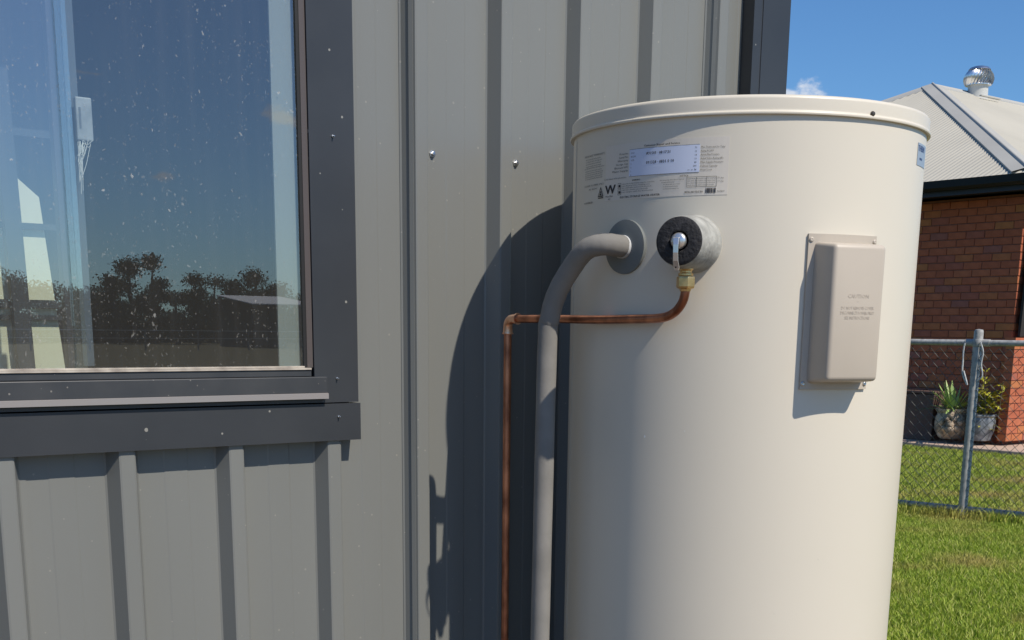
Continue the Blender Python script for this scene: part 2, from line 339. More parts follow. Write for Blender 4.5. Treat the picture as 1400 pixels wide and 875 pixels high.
# grass blades: a wedge seen beside the heater, wider than the frame so it holds from the side
def grass(name, label, gen, hgt, cols):
    P, H, Wd, dens = gen
    n = len(P); ang = rng.uniform(0, 2*pi, n); lean = rng.uniform(.1, .9, n)*H; la = rng.uniform(0, 2*pi, n)
    dx = np.cos(ang)*Wd; dy = np.sin(ang)*Wd; lx = np.cos(la)*lean; ly = np.sin(la)*lean
    V = np.zeros((n, 5, 3))
    V[:, 0] = np.c_[P[:, 0]-dx, P[:, 1]-dy, np.zeros(n)]; V[:, 1] = np.c_[P[:, 0]+dx, P[:, 1]+dy, np.zeros(n)]
    V[:, 2] = np.c_[P[:, 0]-dx*.7+lx*.35, P[:, 1]-dy*.7+ly*.35, H*.6]; V[:, 3] = np.c_[P[:, 0]+dx*.7+lx*.35, P[:, 1]+dy*.7+ly*.35, H*.6]
    V[:, 4] = np.c_[P[:, 0]+lx, P[:, 1]+ly, H]
    base = (np.arange(n)*5)[:, None]
    tri = np.concatenate([base+np.array([0, 1, 3]), base+np.array([0, 3, 2]), base+np.array([2, 3, 4])], 1).reshape(-1)
    me = bpy.data.meshes.new(name); me.vertices.add(n*5); me.vertices.foreach_set('co', V.reshape(-1)); nt_ = n*3
    me.loops.add(nt_*3); me.loops.foreach_set('vertex_index', tri.astype(np.int32)); me.polygons.add(nt_)
    me.polygons.foreach_set('loop_start', np.arange(0, nt_*3, 3, dtype=np.int32)); me.polygons.foreach_set('loop_total', np.full(nt_, 3, np.int32)); me.update()
    m = bpy.data.materials.new(name); m.use_nodes = True; t = m.node_tree; b = t.nodes['Principled BSDF']; b.inputs['Roughness'].default_value = .6; b.inputs['Specular IOR Level'].default_value = .3
    g = t.nodes.new('ShaderNodeNewGeometry'); cr = t.nodes.new('ShaderNodeValToRGB'); t.links.new(g.outputs['Random Per Island'], cr.inputs[0])
    e = cr.color_ramp.elements; e[0].color = (*cols[0], 1); e[1].color = (*cols[-1], 1)
    for i, c in enumerate(cols[1:-1]): q = e.new((i+1)/(len(cols)-1)); q.color = (*c, 1)
    tcn = t.nodes.new('ShaderNodeTexCoord'); nn = t.nodes.new('ShaderNodeTexNoise'); nn.inputs['Scale'].default_value = 1.1; nn.inputs['Detail'].default_value = 4; t.links.new(tcn.outputs['Object'], nn.inputs['Vector'])
    r = t.nodes.new('ShaderNodeMapRange'); r.inputs[1].default_value = .48; r.inputs[2].default_value = .66; r.inputs[4].default_value = .7; t.links.new(nn.outputs[0], r.inputs[0])
    x = t.nodes.new('ShaderNodeMix'); x.data_type = 'RGBA'; x.inputs[7].default_value = (.58, .43, .17, 1); t.links.new(r.outputs[0], x.inputs[0]); t.links.new(cr.outputs[0], x.inputs[6])
    t.links.new(x.outputs[2], b.inputs['Base Color'])
    tl = t.nodes.new('ShaderNodeBsdfTranslucent'); t.links.new(x.outputs[2], tl.inputs[0]); ms = t.nodes.new('ShaderNodeMixShader'); ms.inputs[0].default_value = .3
    t.links.new(b.outputs[0], ms.inputs[1]); t.links.new(tl.outputs[0], ms.inputs[2]); t.links.new(ms.outputs[0], t.nodes['Material Output'].inputs[0])
    return obj(name, me, m, kind='stuff', label=label, cat='grass')
def wedge(n, r0_, r1_, a0, a1):
    r = np.sqrt(rng.uniform(r0_**2, r1_**2, n)); a = rng.uniform(a0, a1, n)
    return np.c_[r*np.sin(a), r*np.cos(a)]
az = lambda x, y: math.atan2(x, y)
P1 = wedge(190000, 3.6, 9.3, az(.74, .67), az(.92, .40)); P2 = wedge(120000, 8.5, 15.6, az(.76, .65), az(.92, .40))
def keep(P): return P[~((P[:, 0] < 2.36) & (P[:, 1] > 1.9)) & (P[:, 0] < 12.85)]
P1 = keep(P1); P2 = keep(P2)
# distance to the fence line: taller unmown blades under the bottom rail
FP = np.array([8.127, 5.091]); FD = np.array([.193, -.981])
def hts(P, lo, hi):
    d = np.abs((P-FP) @ np.array([FD[1], -FD[0]])); h = rng.uniform(lo, hi, len(P)); return np.where(d < .14, h*2.3, h)
grass('lawn_grass', 'short green mown grass with dry straw patches between heater and brick house', (P1, hts(P1, .018, .05), .0032, 0), .05, [(.13, .21, .02), (.25, .37, .03), (.35, .46, .05), (.47, .54, .08), (.60, .60, .20)])
grass('yard_grass', 'green grass of the neighbouring yard behind the chain link fence', (P2, hts(P2, .02, .05), .005, 0), .05, [(.17, .25, .03), (.30, .40, .05), (.41, .48, .07), (.54, .55, .14)])

# ------------------------------------------------------------------ the clad shed
Y0 = 2.005; X0 = 1.3113; PT = .1905; RS, RC, RD = .018, .021, .0295   # rib side run, crest, depth
XC = 2.2185          # where the corner flashing begins
shed = empty('clad_shed', (1.3, 4.0, 0), 'grey ribbed metal shed wall with dark window and flashings behind the water heater', 'shed')
def profile(xa, xb):
    """(x, y) of the sheet between xa and xb"""
    pts = []
    k = math.floor((xa-X0)/PT)-1
    while X0+k*PT < xb+.3:
        b = X0+k*PT; pan0 = RS*2+RC
        pts += [(b, Y0), (b+.003, Y0-.002), (b+RS-.003, Y0-RD+.0012), (b+RS, Y0-RD), (b+RS+RC, Y0-RD), (b+RS+RC+.003, Y0-RD+.0012), (b+pan0-.003, Y0-.002), (b+pan0, Y0),
                (b+pan0+.043, Y0), (b+pan0+.046, Y0-.0008), (b+pan0+.084, Y0-.0008), (b+pan0+.087, Y0)]
        k += 1
    res = []
    for (x1, y1), (x2, y2) in zip(pts, pts[1:]):
        if x2 <= xa or x1 >= xb: continue
        a = max(x1, xa); c = min(x2, xb); f = lambda x: y1+(y2-y1)*(x-x1)/(x2-x1)
        res.append(((a, f(a)), (c, f(c))))
    return res
def sheet(xa, xb, zr, off=0):
    b = BM()
    segs = profile(xa, xb)
    # split at the window opening edges
    cuts = [.27, 1.165]; s2 = []
    for (p, q) in segs:
        xs = [p[0]]+[c for c in cuts if p[0] < c < q[0]]+[q[0]]
        for a, c in zip(xs, xs[1:]):
            g = lambda x: p[1]+(q[1]-p[1])*(x-p[0])/(q[0]-p[0]); s2.append(((a, g(a)), (c, g(c))))
    vs = []; fs = []
    for (p, q) in s2:
        mid = (p[0]+q[0])/2
        for z0, z1 in zr(mid):
            n = len(vs); vs += [(p[0], p[1]-off, z0), (q[0], q[1]-off, z0), (q[0], q[1]-off, z1), (p[0], p[1]-off, z1)]; fs.append((n, n+1, n+2, n+3))
    b.add(vs, fs); me = b.mesh('cladding_sheet'); bm = bmesh.new(); bm.from_mesh(me); bmesh.ops.remove_doubles(bm, verts=bm.verts, dist=1e-5); bm.to_mesh(me); bm.free()
    return obj('cladding_sheet', me, m_clad, shed)
ZT = 2.62
def zr(x): return [(.03, 1.14), (2.16, ZT)] if .27 < x < 1.165 else [(.03, ZT)]
W4 = PT*4
parts = []
parts.append(sheet(X0-3*W4, X0-2*W4+.066, zr, .0006))
parts.append(sheet(X0-2*W4, X0-W4+.066, zr, .0018))
parts.append(sheet(X0-W4, X0+RS*.62, zr, .0006))
parts.append(sheet(X0, X0+W4+RS*.62, zr, .0018))
parts.append(sheet(X0+W4, XC+.03, zr, .003))
# lap edges: the hemmed lip of the overlapping sheet down the rib side
for k, o_ in ((0, .0008), (4, .002)):
    b = X0+k*PT
    # strip proud of the rib side, from 62% to 82% of its run
    def sd(t, e): return (b+RS*t-e*.8, Y0-RD*t-e*.6)
    pl = [sd(.60, .0035), sd(.84, .0035), sd(.84, -.001), sd(.60, -.001)]
    parts.append(BM().prism(pl, 'z', .03, ZT).obj('sheet_lap', m_clad, shed))
# side wall, back wall, roof, inside lining
sw = BM(); n = 46
for i in range(n):
    y = 2.03+i*.1905
    if y > 9.6: break
    sw.box((2.27, y, .03), (2.298, y+.06, ZT)); sw.box((2.262, y+.06, .03), (2.27, y+.1905, ZT))
parts.append(sw.obj('side_cladding', m_clad, shed))
parts.append(BM().box((-3.3, 2.09, .02), (-3.26, 9.7, ZT)).box((-3.3, 9.66, .02), (2.26, 9.72, ZT)).obj('rear_wall', m_clad, shed))
parts.append(BM().box((-3.4, 2.0, ZT+.02), (2.31, 9.75, ZT+.1)).obj('roof', m_flash, shed))
ln = BM()   # dark lined room: front lining has the window hole
ln.box((-3.2, 2.075, .03), (.33, 2.09, ZT)).box((1.145, 2.075, .03), (2.2, 2.09, ZT)).box((.33, 2.075, .03), (1.145, 2.09, 1.2)).box((.33, 2.075, 2.12), (1.145, 2.09, ZT))
ln.box((-3.2, 6.0, .03), (2.2, 6.03, ZT)).box((-3.2, 2.09, ZT-.03), (2.2, 6.0, ZT)).box((2.17, 2.09, .03), (2.2, 6.0, ZT-.03)).box((-3.2, 2.09, .03), (-3.17, 6.0, ZT-.03)).box((-3.17, 2.09, .03), (2.17, 6.0, .05))
parts.append(ln.obj('interior_lining', m_room, shed))
# corner flashing, with its folded left return and right return
cf = BM()
cf.box((2.187, 1.968, .03), (2.2, 2.003, ZT)); cf.box((2.2, 1.968, .03), (2.303, 1.9695, ZT)); cf.box((2.3, 1.9695, .03), (2.303, 2.09, ZT)); cf.box((2.214, 1.9665, .03), (2.2165, 1.968, ZT))
parts.append(cf.obj('corner_flashing', m_flash, shed))
# screws on the cladding and rivets on the flashings
def screw(x, z, y=Y0-.0018, r=.0062, m=m_steel, name='screw', par=None):
    b = BM().lathe([(0, .0068), (r*.55, .0066), (r*.6, .0063), (r*.62, .0022), (r*1.05, .002), (r*1.1, 0)], 6 if r > .005 else 10, axis=(0, -1, 0), org=(x, y, z))
    return b.obj(name, m, par or shed)
for x in (1.3815, 1.5748, 1.7645, 1.955): parts.append(screw(x, 1.609+(x-1.38)*.001))
for x in (.42, .62, .81, 1.0, 1.3815, 1.5748, 1.955): parts.append(screw(x, .45))
adopt(shed, *parts)

# ------------------------------------------------------------------ window
win = empty('sliding_window', (.72, 2.0, 1.2), 'dark framed sliding window with dusty glass set in the grey ribbed wall', 'window')
wp_ = []
YF = 1.9725
ZA, ZB, ZC, ZD, ZE = 1.104, 1.1688, 1.188, 1.216, 1.2277
fl = BM().prism([(1.1105, ZB+.002), (1.1985, ZB+.002), (1.1985, 2.25), (1.1105, 2.25)], 'y', YF, YF+.0012)
fl.box((1.1105, YF+.0012, ZB+.002), (1.1118, 2.0, 2.15)).box((1.1972, YF+.0012, ZB+.002), (1.1985, 2.0, 2.25))
wp_.append(fl.obj('jamb_flashing', m_flash, win))
fl = BM().box((.2415, YF, ZB+.002), (.3295, YF+.0012, 2.25)).box((.3282, YF+.0012, ZB+.002), (.3295, 2.0, 2.15))
wp_.append(fl.obj('jamb_flashing', m_flash, win))
fl = BM().box((.235, YF-.004, ZA), (1.2, YF-.0025, ZB)).box((.235, YF-.0025, ZB-.0012), (1.2, 2.0, ZB)).box((.235, YF-.0025, ZA), (1.2, YF+.006, ZA+.0012))
fl.box((1.1988, YF-.0025, ZA+.0012), (1.2, 2.0, ZB-.0012))
wp_.append(fl.obj('sill_flashing', m_flash, win))
wp_.append(BM().box((.235, YF-.003, 2.15), (1.2, YF-.0015, 2.25)).box((.235, YF-.0015, 2.15), (1.2, 2.0, 2.1512)).obj('head_flashing', m_flash, win))
# frame members
wp_.append(BM().box((.31, YF-.013, ZC), (1.1285, 1.999, ZD)).obj('sill_rail', m_flash2, win, bevel=.0012))
wp_.append(BM().box((.31, YF-.0165, ZC-.0095), (1.1285, YF-.0045, ZC-.0005)).prism([(YF-.0165, ZC-.0005), (YF-.0045, ZC-.0005), (YF-.0045, ZC+.002)], 'x', .31, 1.1285).obj('sill_strip', m_alu, win))
wp_.append(BM().box((.31, YF-.0045, ZB+.0025), (1.1285, 1.998, ZC-.011)).obj('sill_channel', m_flash2, win))
wp_.append(BM().box((.31, 1.972, ZD+.0005), (1.1045, 1.999, ZE)).obj('bottom_rail', m_flash2, win, bevel=.001))
wp_.append(BM().box((.33, 1.9695, ZE+.0004), (1.1035, 1.99, ZE+.0035)).obj('glazing_seal', m_seal, win))
wp_.append(BM().box((.33, 1.972, ZE+.0040), (1.0915, 1.979, ZE+.0065)).obj('glazing_bead', m_seal, win))
wp_.append(BM().box((1.0925, 1.9765, ZE+.004), (1.0985, 1.984, 2.12)).obj('frame_stile', m_black, win))
wp_.append(BM().box((1.0985, 1.9755, ZE+.004), (1.1095, 1.9788, 2.12)).obj('stile_bead', mat('brown stile bead', (.09, .075, .07), .4), win))
wp_.append(BM().box((.33, 1.979, ZE+.004), (.35, 2.06, 2.12)).obj('frame_stile', m_black, win))
wp_.append(BM().box((.35, 1.98, 2.09), (1.09, 2.06, 2.14)).obj('head_rail', m_flash2, win))
m_st = mat('grey sash stile', (.05, .048, .055), .45)
wp_.append(BM().box((.6905, 1.9925, ZE+.008), (.7115, 2.010, 2.09)).box((.7135, 1.9965, ZE+.008), (.7155, 2.010, 2.09)).obj('sash_stile', m_st, win, bevel=.001))
wp_.append(BM().box((.7185, 2.012, ZE+.008), (.7385, 2.03, 2.09)).obj('sash_stile', mat('blue grey rear stile', (.10, .12, .15), .4), win, bevel=.001))
wp_.append(BM().box((.6990, 1.9795, ZE+.005), (1.0925, 1.9845, 2.09)).obj('glass_pane', m_glass, win))
wp_.append(BM().box((.35, 1.986, ZE+.005), (.7180, 1.991, 2.09)).obj('glass_pane', m_glass2, win))
wp_.append(BM().box((.35, 1.992, 1.2), (1.093, 2.0745, ZE-.012)).obj('inner_sill', mat('inner sill', (.30, .28, .25), .6), win))
wp_.append(BM().box((1.0515, 1.9885, ZE+.006), (1.0925, 1.9925, 2.09)).obj('screen_stile', mat('pale screen stile', (.25, .27, .255), .5), win))
# latch
lt = BM().box((.7265, 1.992, 1.571), (.7515, 2.002, 1.633)).obj('latch', mat('grey latch', (.36, .38, .40), .5, col2=(.26, .28, .3), nscale=60), win, bevel=.002)
wp_.append(lt)
wp_.append(BM().box((.7305, 1.9912, 1.588), (.7335, 1.9918, 1.618)).obj('latch_slot', mat('latch slot', (.12, .13, .15), .5), win))
for x, z in ((1.155, 1.2125), (1.1545, 1.146), (1.156, 1.615)):
    yy = YF if z > ZB else YF-.004
    wp_.append(screw(x, z, yy, .0020, m_steel, 'rivet', win))
adopt(win, *wp_)
# cobweb under the latch
cw = BM()
for i in range(26):
    a = Vector((random.uniform(.727, .750), random.uniform(1.992, 1.996), random.uniform(1.562, 1.574)))
    b = Vector((random.uniform(.725, .732), random.uniform(1.992, 1.996), random.uniform(1.49, 1.55)))
    if i % 3 == 0: b = Vector((random.uniform(.728, .748), 1.995, random.uniform(1.555, 1.57)))
    cw.tube([a, (a+b)/2+Vector((0, 0, -.004)), b], .0004, 4, False)
cw.obj('cobweb', mat('cobweb', (.75, .75, .72), .9), label='wispy white cobweb hanging below the latch inside the window', cat='cobweb')

# things inside, seen through the left of the glass: a cream board and a dark step ladder
BM().prism([(.46, .9), (.832, .9), (.8005, 1.24), (.7765, 1.516), (.742, 1.545), (.66, 1.565), (.46, 1.60)], 'y', 2.335, 2.36).obj('cream_board', mat('cream board', (.86, .84, .62), .7, col2=(.8, .78, .6), nscale=4), label='cream board standing inside, seen behind the dark ladder through the left glass', cat='board')
lad = empty('step_ladder', (.6, 2.3, 0), 'dark step ladder with flat rungs inside the shed, crossing the cream board', 'ladder')
m_lad = mat('ladder enamel', (.03, .035, .045), .5)
lp = []
def slat(p, q, wd, name):
    p = Vector(p); q = Vector(q); d = (q-p).normalized(); s = Vector((d.z, 0, -d.x))*wd/2
    return BM().add([p-s, p+s, q+s, q-s, *[v+Vector((0, .018, 0)) for v in (p-s, p+s, q+s, q-s)]], [(0, 1, 2, 3), (7, 6, 5, 4), (0, 4, 5, 1), (1, 5, 6, 2), (2, 6, 7, 3), (3, 7, 4, 0)]).obj(name, m_lad, lad)
lp.append(slat((.7505, 2.305, .05), (.7145, 2.305, 1.72), .0285, 'rail'))
lp.append(slat((.44, 2.305, .05), (.50, 2.305, 1.72), .034, 'rail'))
for z, h in ((1.466, .010), (1.3345, .014), (1.3115, .008), (1.10, .014), (1.62, .012)):
    lp.append(BM().box((.5, 2.324, z-h/2), (.815, 2.333, z+h/2)).obj('rung', m_lad, lad))
adopt(lad, *lp)

# ------------------------------------------------------------------ water heater
TX, TY, TR = 1.7852, 1.6098, .305
def tp(thd, z, r=TR): t = math.radians(thd); return Vector((TX+r*math.cos(t), TY+r*math.sin(t), z))
heater = empty('water_heater', (TX, TY, .06), 'tall cream cylindrical electric water heater standing close to the grey ribbed wall', 'water heater')
hp = []
BM().box((1.42, 1.24, 0), (2.16, 1.99, .06)).obj('concrete_slab', m_conc, bevel=.006, kind='structure')
body = BM().lathe([(TR-.012, .062), (TR, .085), (TR, .6), (TR, 1.2), (TR, 1.634)], 160, c=(TX, TY)).obj('body', m_tank, heater, smooth=40); hp.append(body)
hp.append(BM().lathe([(TR-.004, 1.630), (TR+.0015, 1.6262), (TR+.0058, 1.6262), (TR+.0068, 1.6285), (TR+.0058, 1.6305), (TR+.0038, 1.6314), (TR+.0035, 1.6320), (TR+.0035, 1.6338), (TR+.0035, 1.6490), (TR+.0033, 1.6510), (TR+.001, 1.6540), (TR-.004, 1.6555), (TR-.02, 1.656), (.12, 1.664), (0, 1.665)], 160, c=(TX, TY)).obj('lid', m_tank, heater, smooth=60))
ls = tp(-99.6, 1.6335, TR+.0036); nrm = (ls-Vector((TX, TY, 1.6335))).normalized()
hp.append(BM().lathe([(0, .004), (.003, .0035), (.0042, .0015), (.0042, 0)], 10, axis=nrm, org=ls).obj('lid_screw', mat('dark screw', (.12, .1, .08), .4, .8), heater))
hp.append(BM().lathe([(TR-.03, .058), (TR-.01, .058), (TR-.01, .07), (TR-.03, .07)], 64, c=(TX, TY)).obj('base_ring', m_black, heater))

def chip(thd, z, a, b2, m, name):
    p = tp(thd, z, TR+.0002); n_ = (p-Vector((TX, TY, z))).normalized(); s2_ = Vector((0, 0, 1)).cross(n_)
    vs = [p+s2_*a*math.cos(q)*random.uniform(.7, 1.1)+Vector((0, 0, b2*math.sin(q)*random.uniform(.7, 1.1)))+n_*.0003 for q in [i*pi/4 for i in range(8)]]
    return BM().add(vs, [tuple(range(8))]).obj(name, m, heater)
m_chip = mat('bare white chip', (.9, .9, .88), .5); m_scuff = mat('grey scuff', (.45, .42, .36), .7)
hp.append(chip(-166.0, 1.128, .0016, .0026, m_chip, 'paint_chip')); hp.append(chip(-152.5, 1.14, .0007, .0012, m_chip, 'paint_chip')); hp.append(chip(-108, .93, .0006, .001, m_scuff, 'paint_chip')); hp.append(chip(-122, .84, .0008, .0008, m_scuff, 'paint_chip'))
def patch(name, u0, u1, v0, v1, off, m, par, th0=160, thick=.0003, zb=1.5, n=24):
    """curved sheet lying on the cylinder; u in metres along the arc from th0, v above zb"""
    b = BM(); vs = []; fs = []
    for i in range(n+1):
        t = th0+math.degrees((u0+(u1-u0)*i/n)/TR)
        for z in (v0, v1):
            for o_ in (off, off+thick): vs.append(tp(t, zb+z, TR+o_))
    for i in range(n):
        a = i*4; c = a+4
        fs += [(a+1, c+1, c+3, a+3), (a, a+2, c+2, c), (a, c, c+1, a+1), (a+2, a+3, c+3, c+2)]
    fs += [(0, 1, 3, 2), (n*4, n*4+2, n*4+3, n*4+1)]
    return b.add(vs, fs).obj(name, m, par)
hp.append(patch('seam', 0, .004, 0, 1.53, .0002, m_tank, heater, th0=149.5, thick=.0010, zb=.09, n=2))
def print_text(bm_, s, u, v, size, off=.0010, th0=160, zb=1.5, wide=1.0, align='LEFT', bold=0):
    vs, fs = text_mesh(s, size, align)
    for k in ([0] if not bold else [0, bold]):
        bm_.add([tp(th0+math.degrees((u+k+p.x*wide)/TR), zb+v+p.y, TR+off) for p in vs], fs)
def fit_text(bm_, s, u0, u1, v, size, **k):
    vs, fs = text_mesh(s, size); wd = max(p.x for p in vs)
    print_text(bm_, s, u0, v, size, wide=(u1-u0)/wd, **k)
m_clear = mat('label film', (.705, .65, .565), .34); m_lab = mat('white blue label', (.66, .72, .88), .5); m_ink = mat('print', (.03, .03, .035), .6); m_ink2 = mat('fine print', (.13, .13, .12), .6)
lab = bpy.data.objects.new('rating_label', None); COL.objects.link(lab); lab.parent = heater; lab.matrix_parent_inverse = Matrix.Translation(-Vector(heater.location))
hp2 = []
hp.append(patch('label_film', .0745, .305, .0088, .0952, .0001, m_clear, heater))
COL.objects.unlink(lab); bpy.data.objects.remove(lab)
hp.append(patch('label_panel', .1318, .259, .0437, .0848, .0005, m_lab, heater))
ink = BM(); fine = BM()
# heading, columns and blocks of small print
fit_text(ink, 'Customer Repair and Service', .1605, .2255, .0872, .0042, bold=.0002)
for i, s in enumerate(['Model No', 'Serial No', 'Warranty', 'Storage Cap', 'Element kW', 'Mains Supply']):
    v = .0782-i*.0052; st = [.1085, .108, .105, .101, .0975, .092][i]; fit_text(fine, s, st, .129, v, .0042)
fit_text(fine, 'Cold water inlet pressure', .071, .126, .0422, .0036)
for i, s in enumerate(['Max. Thermostat Set. Temp', 'Rating At 240V', 'Rated Max Pressure', 'Relief Valve Rating kPa', 'Max Supply Pressure', 'Delivery Capacity', 'Heat Loss']):
    fit_text(fine, s, .2605, [.2985, .281, .290, .2965, .2965, .2875, .279][i], .0792-i*.0056, .0040)
print_text(ink, 'A91503 · 08:17:21', .1655, .0745, .0062, align='LEFT', wide=.98, bold=.0003)
print_text(ink, '091328 · 0831 0 10', .1657, .0605, .0066, align='LEFT', wide=.98, bold=.0003)
for i, s in enumerate(['3150', '4923M', '1075', '3', '3', '1', '4']): print_text(fine, s, .1345, .0780-i*.0056, .0038)
for i, s in enumerate(['70', '15', '14', '10', '85', '240', '36']): print_text(fine, s, .2545, .0788-i*.0054, .0040, align='RIGHT')
print_text(fine, '10  20  36', .2545, .0462, .0036, align='RIGHT')
fit_text(ink, 'ELECTRIC STORAGE WATER HEATER', .1125, .1935, .0112, .0044, bold=.0002)
fit_text(ink, 'WARNING', .1385, .1552, .0366, .0034, bold=.0001); fit_text(ink, 'NOTICE', .2275, .2415, .0376, .0034, bold=.0001)
fit_text(ink, 'INSTALL AND USE AS 3500', .2365, .266, .0128, .0042, bold=.0001); fit_text(fine, 'PATENT', .289, .3005, .0130, .0034)
fit_text(fine, 'IMPORTANT WARRANTY', .001, .0705, .0845, .0042); fit_text(fine, 'LICENSED PLUMBER ONLY', .003, .0695, .0368, .0038); fit_text(fine, 'AS 4234', .021, .048, .0308, .0036); fit_text(ink, 'ASSEMBLED', .002, .037, .0095, .0038)
lor = ['water from this heater may be very hot', 'turn off power before removing cover', 'the relief valve must not be blocked', 'check valve operation every six months', 'do not tamper with the thermostat', 'fit a tempering valve where required']
for j in range(4): fit_text(fine, lor[j], .006, .060+random.uniform(-.004, .008), .0797-j*.0037, .0031)
fit_text(fine, lor[1], .001, .0705, .0655, .0034)
for j in range(5): fit_text(fine, lor[j], .005, .0655+random.uniform(-.003, .002), .0612-j*.0032, .0029)
for j in range(5): fit_text(fine, lor[j], .117 if j < 4 else .112, .183-[0, 8, 6, 12, 2][j]*.001, .0322-j*.0032, .0029)
for j in range(5): fit_text(fine, lor[5-j], .193+.001*min(j*3, 6), .2345-[0, 16, 6, 10, 8][j]*.001, .0330-j*.0033, .0029)
for j in range(4): fit_text(fine, lor[j], .2405, .2865-.001*j, .0330-j*.0032, .0028)
fit_text(fine, '75 deg', .2885, .298, .0335, .003); fit_text(fine, '60 deg', .2885, .298, .0285, .003)
# table grid, warning icon column, barcode
def ibox(b, u0, u1, v0, v1, n=6, off=.0010):
    vs = []; fs = []
    for i in range(n+1):
        t = 160+math.degrees((u0+(u1-u0)*i/n)/TR); vs += [tp(t, 1.5+v0, TR+off), tp(t, 1.5+v1, TR+off)]
    b.add(vs, [(2*i, 2*i+2, 2*i+3, 2*i+1) for i in range(n)])
for v in (.0216, .0366): ibox(fine, .2395, .2875, v-.0003, v+.0003)
for u in (.2395, .2555, .2715, .2872): ibox(fine, u-.0003, u+.0003, .0216, .0366, 1)
for j in range(2): ibox(fine, .1072, .1148, .0265-j*.0098, .0270-j*.0098, 1); ibox(fine, .1072, .1148, .0345-j*.0098, .0350-j*.0098, 1); ibox(fine, .1072, .1078, .0265-j*.0098, .0350-j*.0098, 1); ibox(fine, .1142, .1148, .0265-j*.0098, .035-j*.0098, 1); ibox(ink, .109, .113, .0285-j*.0098, .0325-j*.0098, 1)
u = .2705
while u < .286:
    wd = random.choice([.0004, .0008, .0013]); ibox(ink, u, u+wd, .0118, .0192, 1); u += wd+random.choice([.0005, .0009])
for a, b_, c_, d_ in ((.1318, .259, .0433, .0438), (.1318, .259, .0846, .0851)): ibox(fine, a, b_, c_, d_)
# W mark with legend, triangular mark beside it
print_text(ink, 'W', .0742, .0203, .0198, wide=1.28, bold=.0014); fit_text(ink, 'WaterMark', .0755, .0955, .0150, .0040); fit_text(ink, 'AS', .083, .0885, .0105, .0038)
def tri(b, pts): b.add([tp(160+math.degrees(p[0]/TR), 1.5+p[1], TR+.0010) for p in pts], [tuple(range(len(pts)))])
A, B_, C_ = Vector((.0612, .0335)), Vector((.0530, .0175)), Vector((.0695, .0175)); ce = (A+B_+C_)/3
for p, q in ((A, B_), (B_, C_), (C_, A)): tri(ink, [p, q, ce+(q-ce)*.72, ce+(p-ce)*.72])
ibox(ink, .0588, .0636, .0196, .0222, 1); ibox(ink, .0600, .0624, .0226, .0262, 1); ibox(ink, .0535, .069, .0150, .0164, 1)
hp.append(ink.obj('label_print', m_ink, heater, kind='stuff')); hp.append(fine.obj('label_fine_print', m_ink2, heater, kind='stuff'))
# brand sticker on the far right
st_ = patch('brand_sticker', 0, .062, 0, .035, .0004, mat('pale blue sticker', (.30, .36, .43), .35), heater, th0=-72.2, zb=1.5715, n=8); hp.append(st_)
bl = BM(); print_text(bl, 'THERM', .0015, .0225, .013, off=.0009, th0=-72.2, zb=1.5715, bold=.0012); print_text(bl, 'water', .012, .009, .008, off=.0009, th0=-72.2, zb=1.5715, bold=.0006)
hp.append(bl.obj('sticker_lettering', mat('dark blue print', (.03, .06, .18), .5), heater))

# element cover: curved back plate + bevelled box with engraved lettering, four screws
TC = -106.2
hp.append(patch('cover_plate', -.0645, .0635, 0, .241, .0002, m_cover, heater, th0=TC, thick=.0042, zb=1.2105, n=14))
c0 = tp(TC, 0, TR); nn_ = Vector((math.cos(math.radians(TC)), math.sin(math.radians(TC)), 0)); tt_ = Vector((-nn_.y, nn_.x, 0))
def CB(a, z, d): return c0+tt_*a+nn_*d+Vector((0, 0, z))
wb, wf, dp = .056, .0485, .046
zb0, zb1 = 1.2195, 1.4405
cb = BM().add([CB(-wb, zb0, -.012), CB(wb, zb0, -.012), CB(wb, zb1, -.012), CB(-wb, zb1, -.012), CB(-wf, zb0+.006, dp), CB(wf, zb0+.006, dp), CB(wf, zb1-.006, dp), CB(-wf, zb1-.006, dp)],
              [(3, 2, 1, 0), (4, 5, 6, 7), (0, 1, 5, 4), (1, 2, 6, 5), (2, 3, 7, 6), (3, 0, 4, 7)])
hp.append(cb.obj('cover_box', m_cover, heater, bevel=.007, bseg=4, smooth=50))
eng = BM()
for s, z, sz, w_ in (('CAUTION', 1.3535, .0085, .040), ('•', 1.3455, .008, .002), ('DO NOT REMOVE COVER', 1.336, .0068, .062), ('DISCONNECT POWER FIRST', 1.3285, .0068, .064), ('SEE INSTRUCTIONS', 1.321, .0068, .048)):
    vs, fs = text_mesh(s, sz); wd = max(p.x for p in vs) or 1
    eng.add([CB((p.x/wd-.5)*w_, z+p.y, dp+.0004) for p in vs], fs)
hp.append(eng.obj('cover_lettering', mat('embossed lettering', (.46, .40, .33), .5), heater))
for a in (-.0600, .0585):
    for z in (1.2195, 1.4425):
        t = TC+math.degrees(a/TR); p = tp(t, z, TR+.0044); hp.append(BM().lathe([(0, .002), (.0022, .0024), (.0036, .0016), (.004, 0)], 12, axis=p-Vector((TX, TY, z)), org=p).obj('cover_screw', m_steel if z < 1.3 else m_cover, heater))
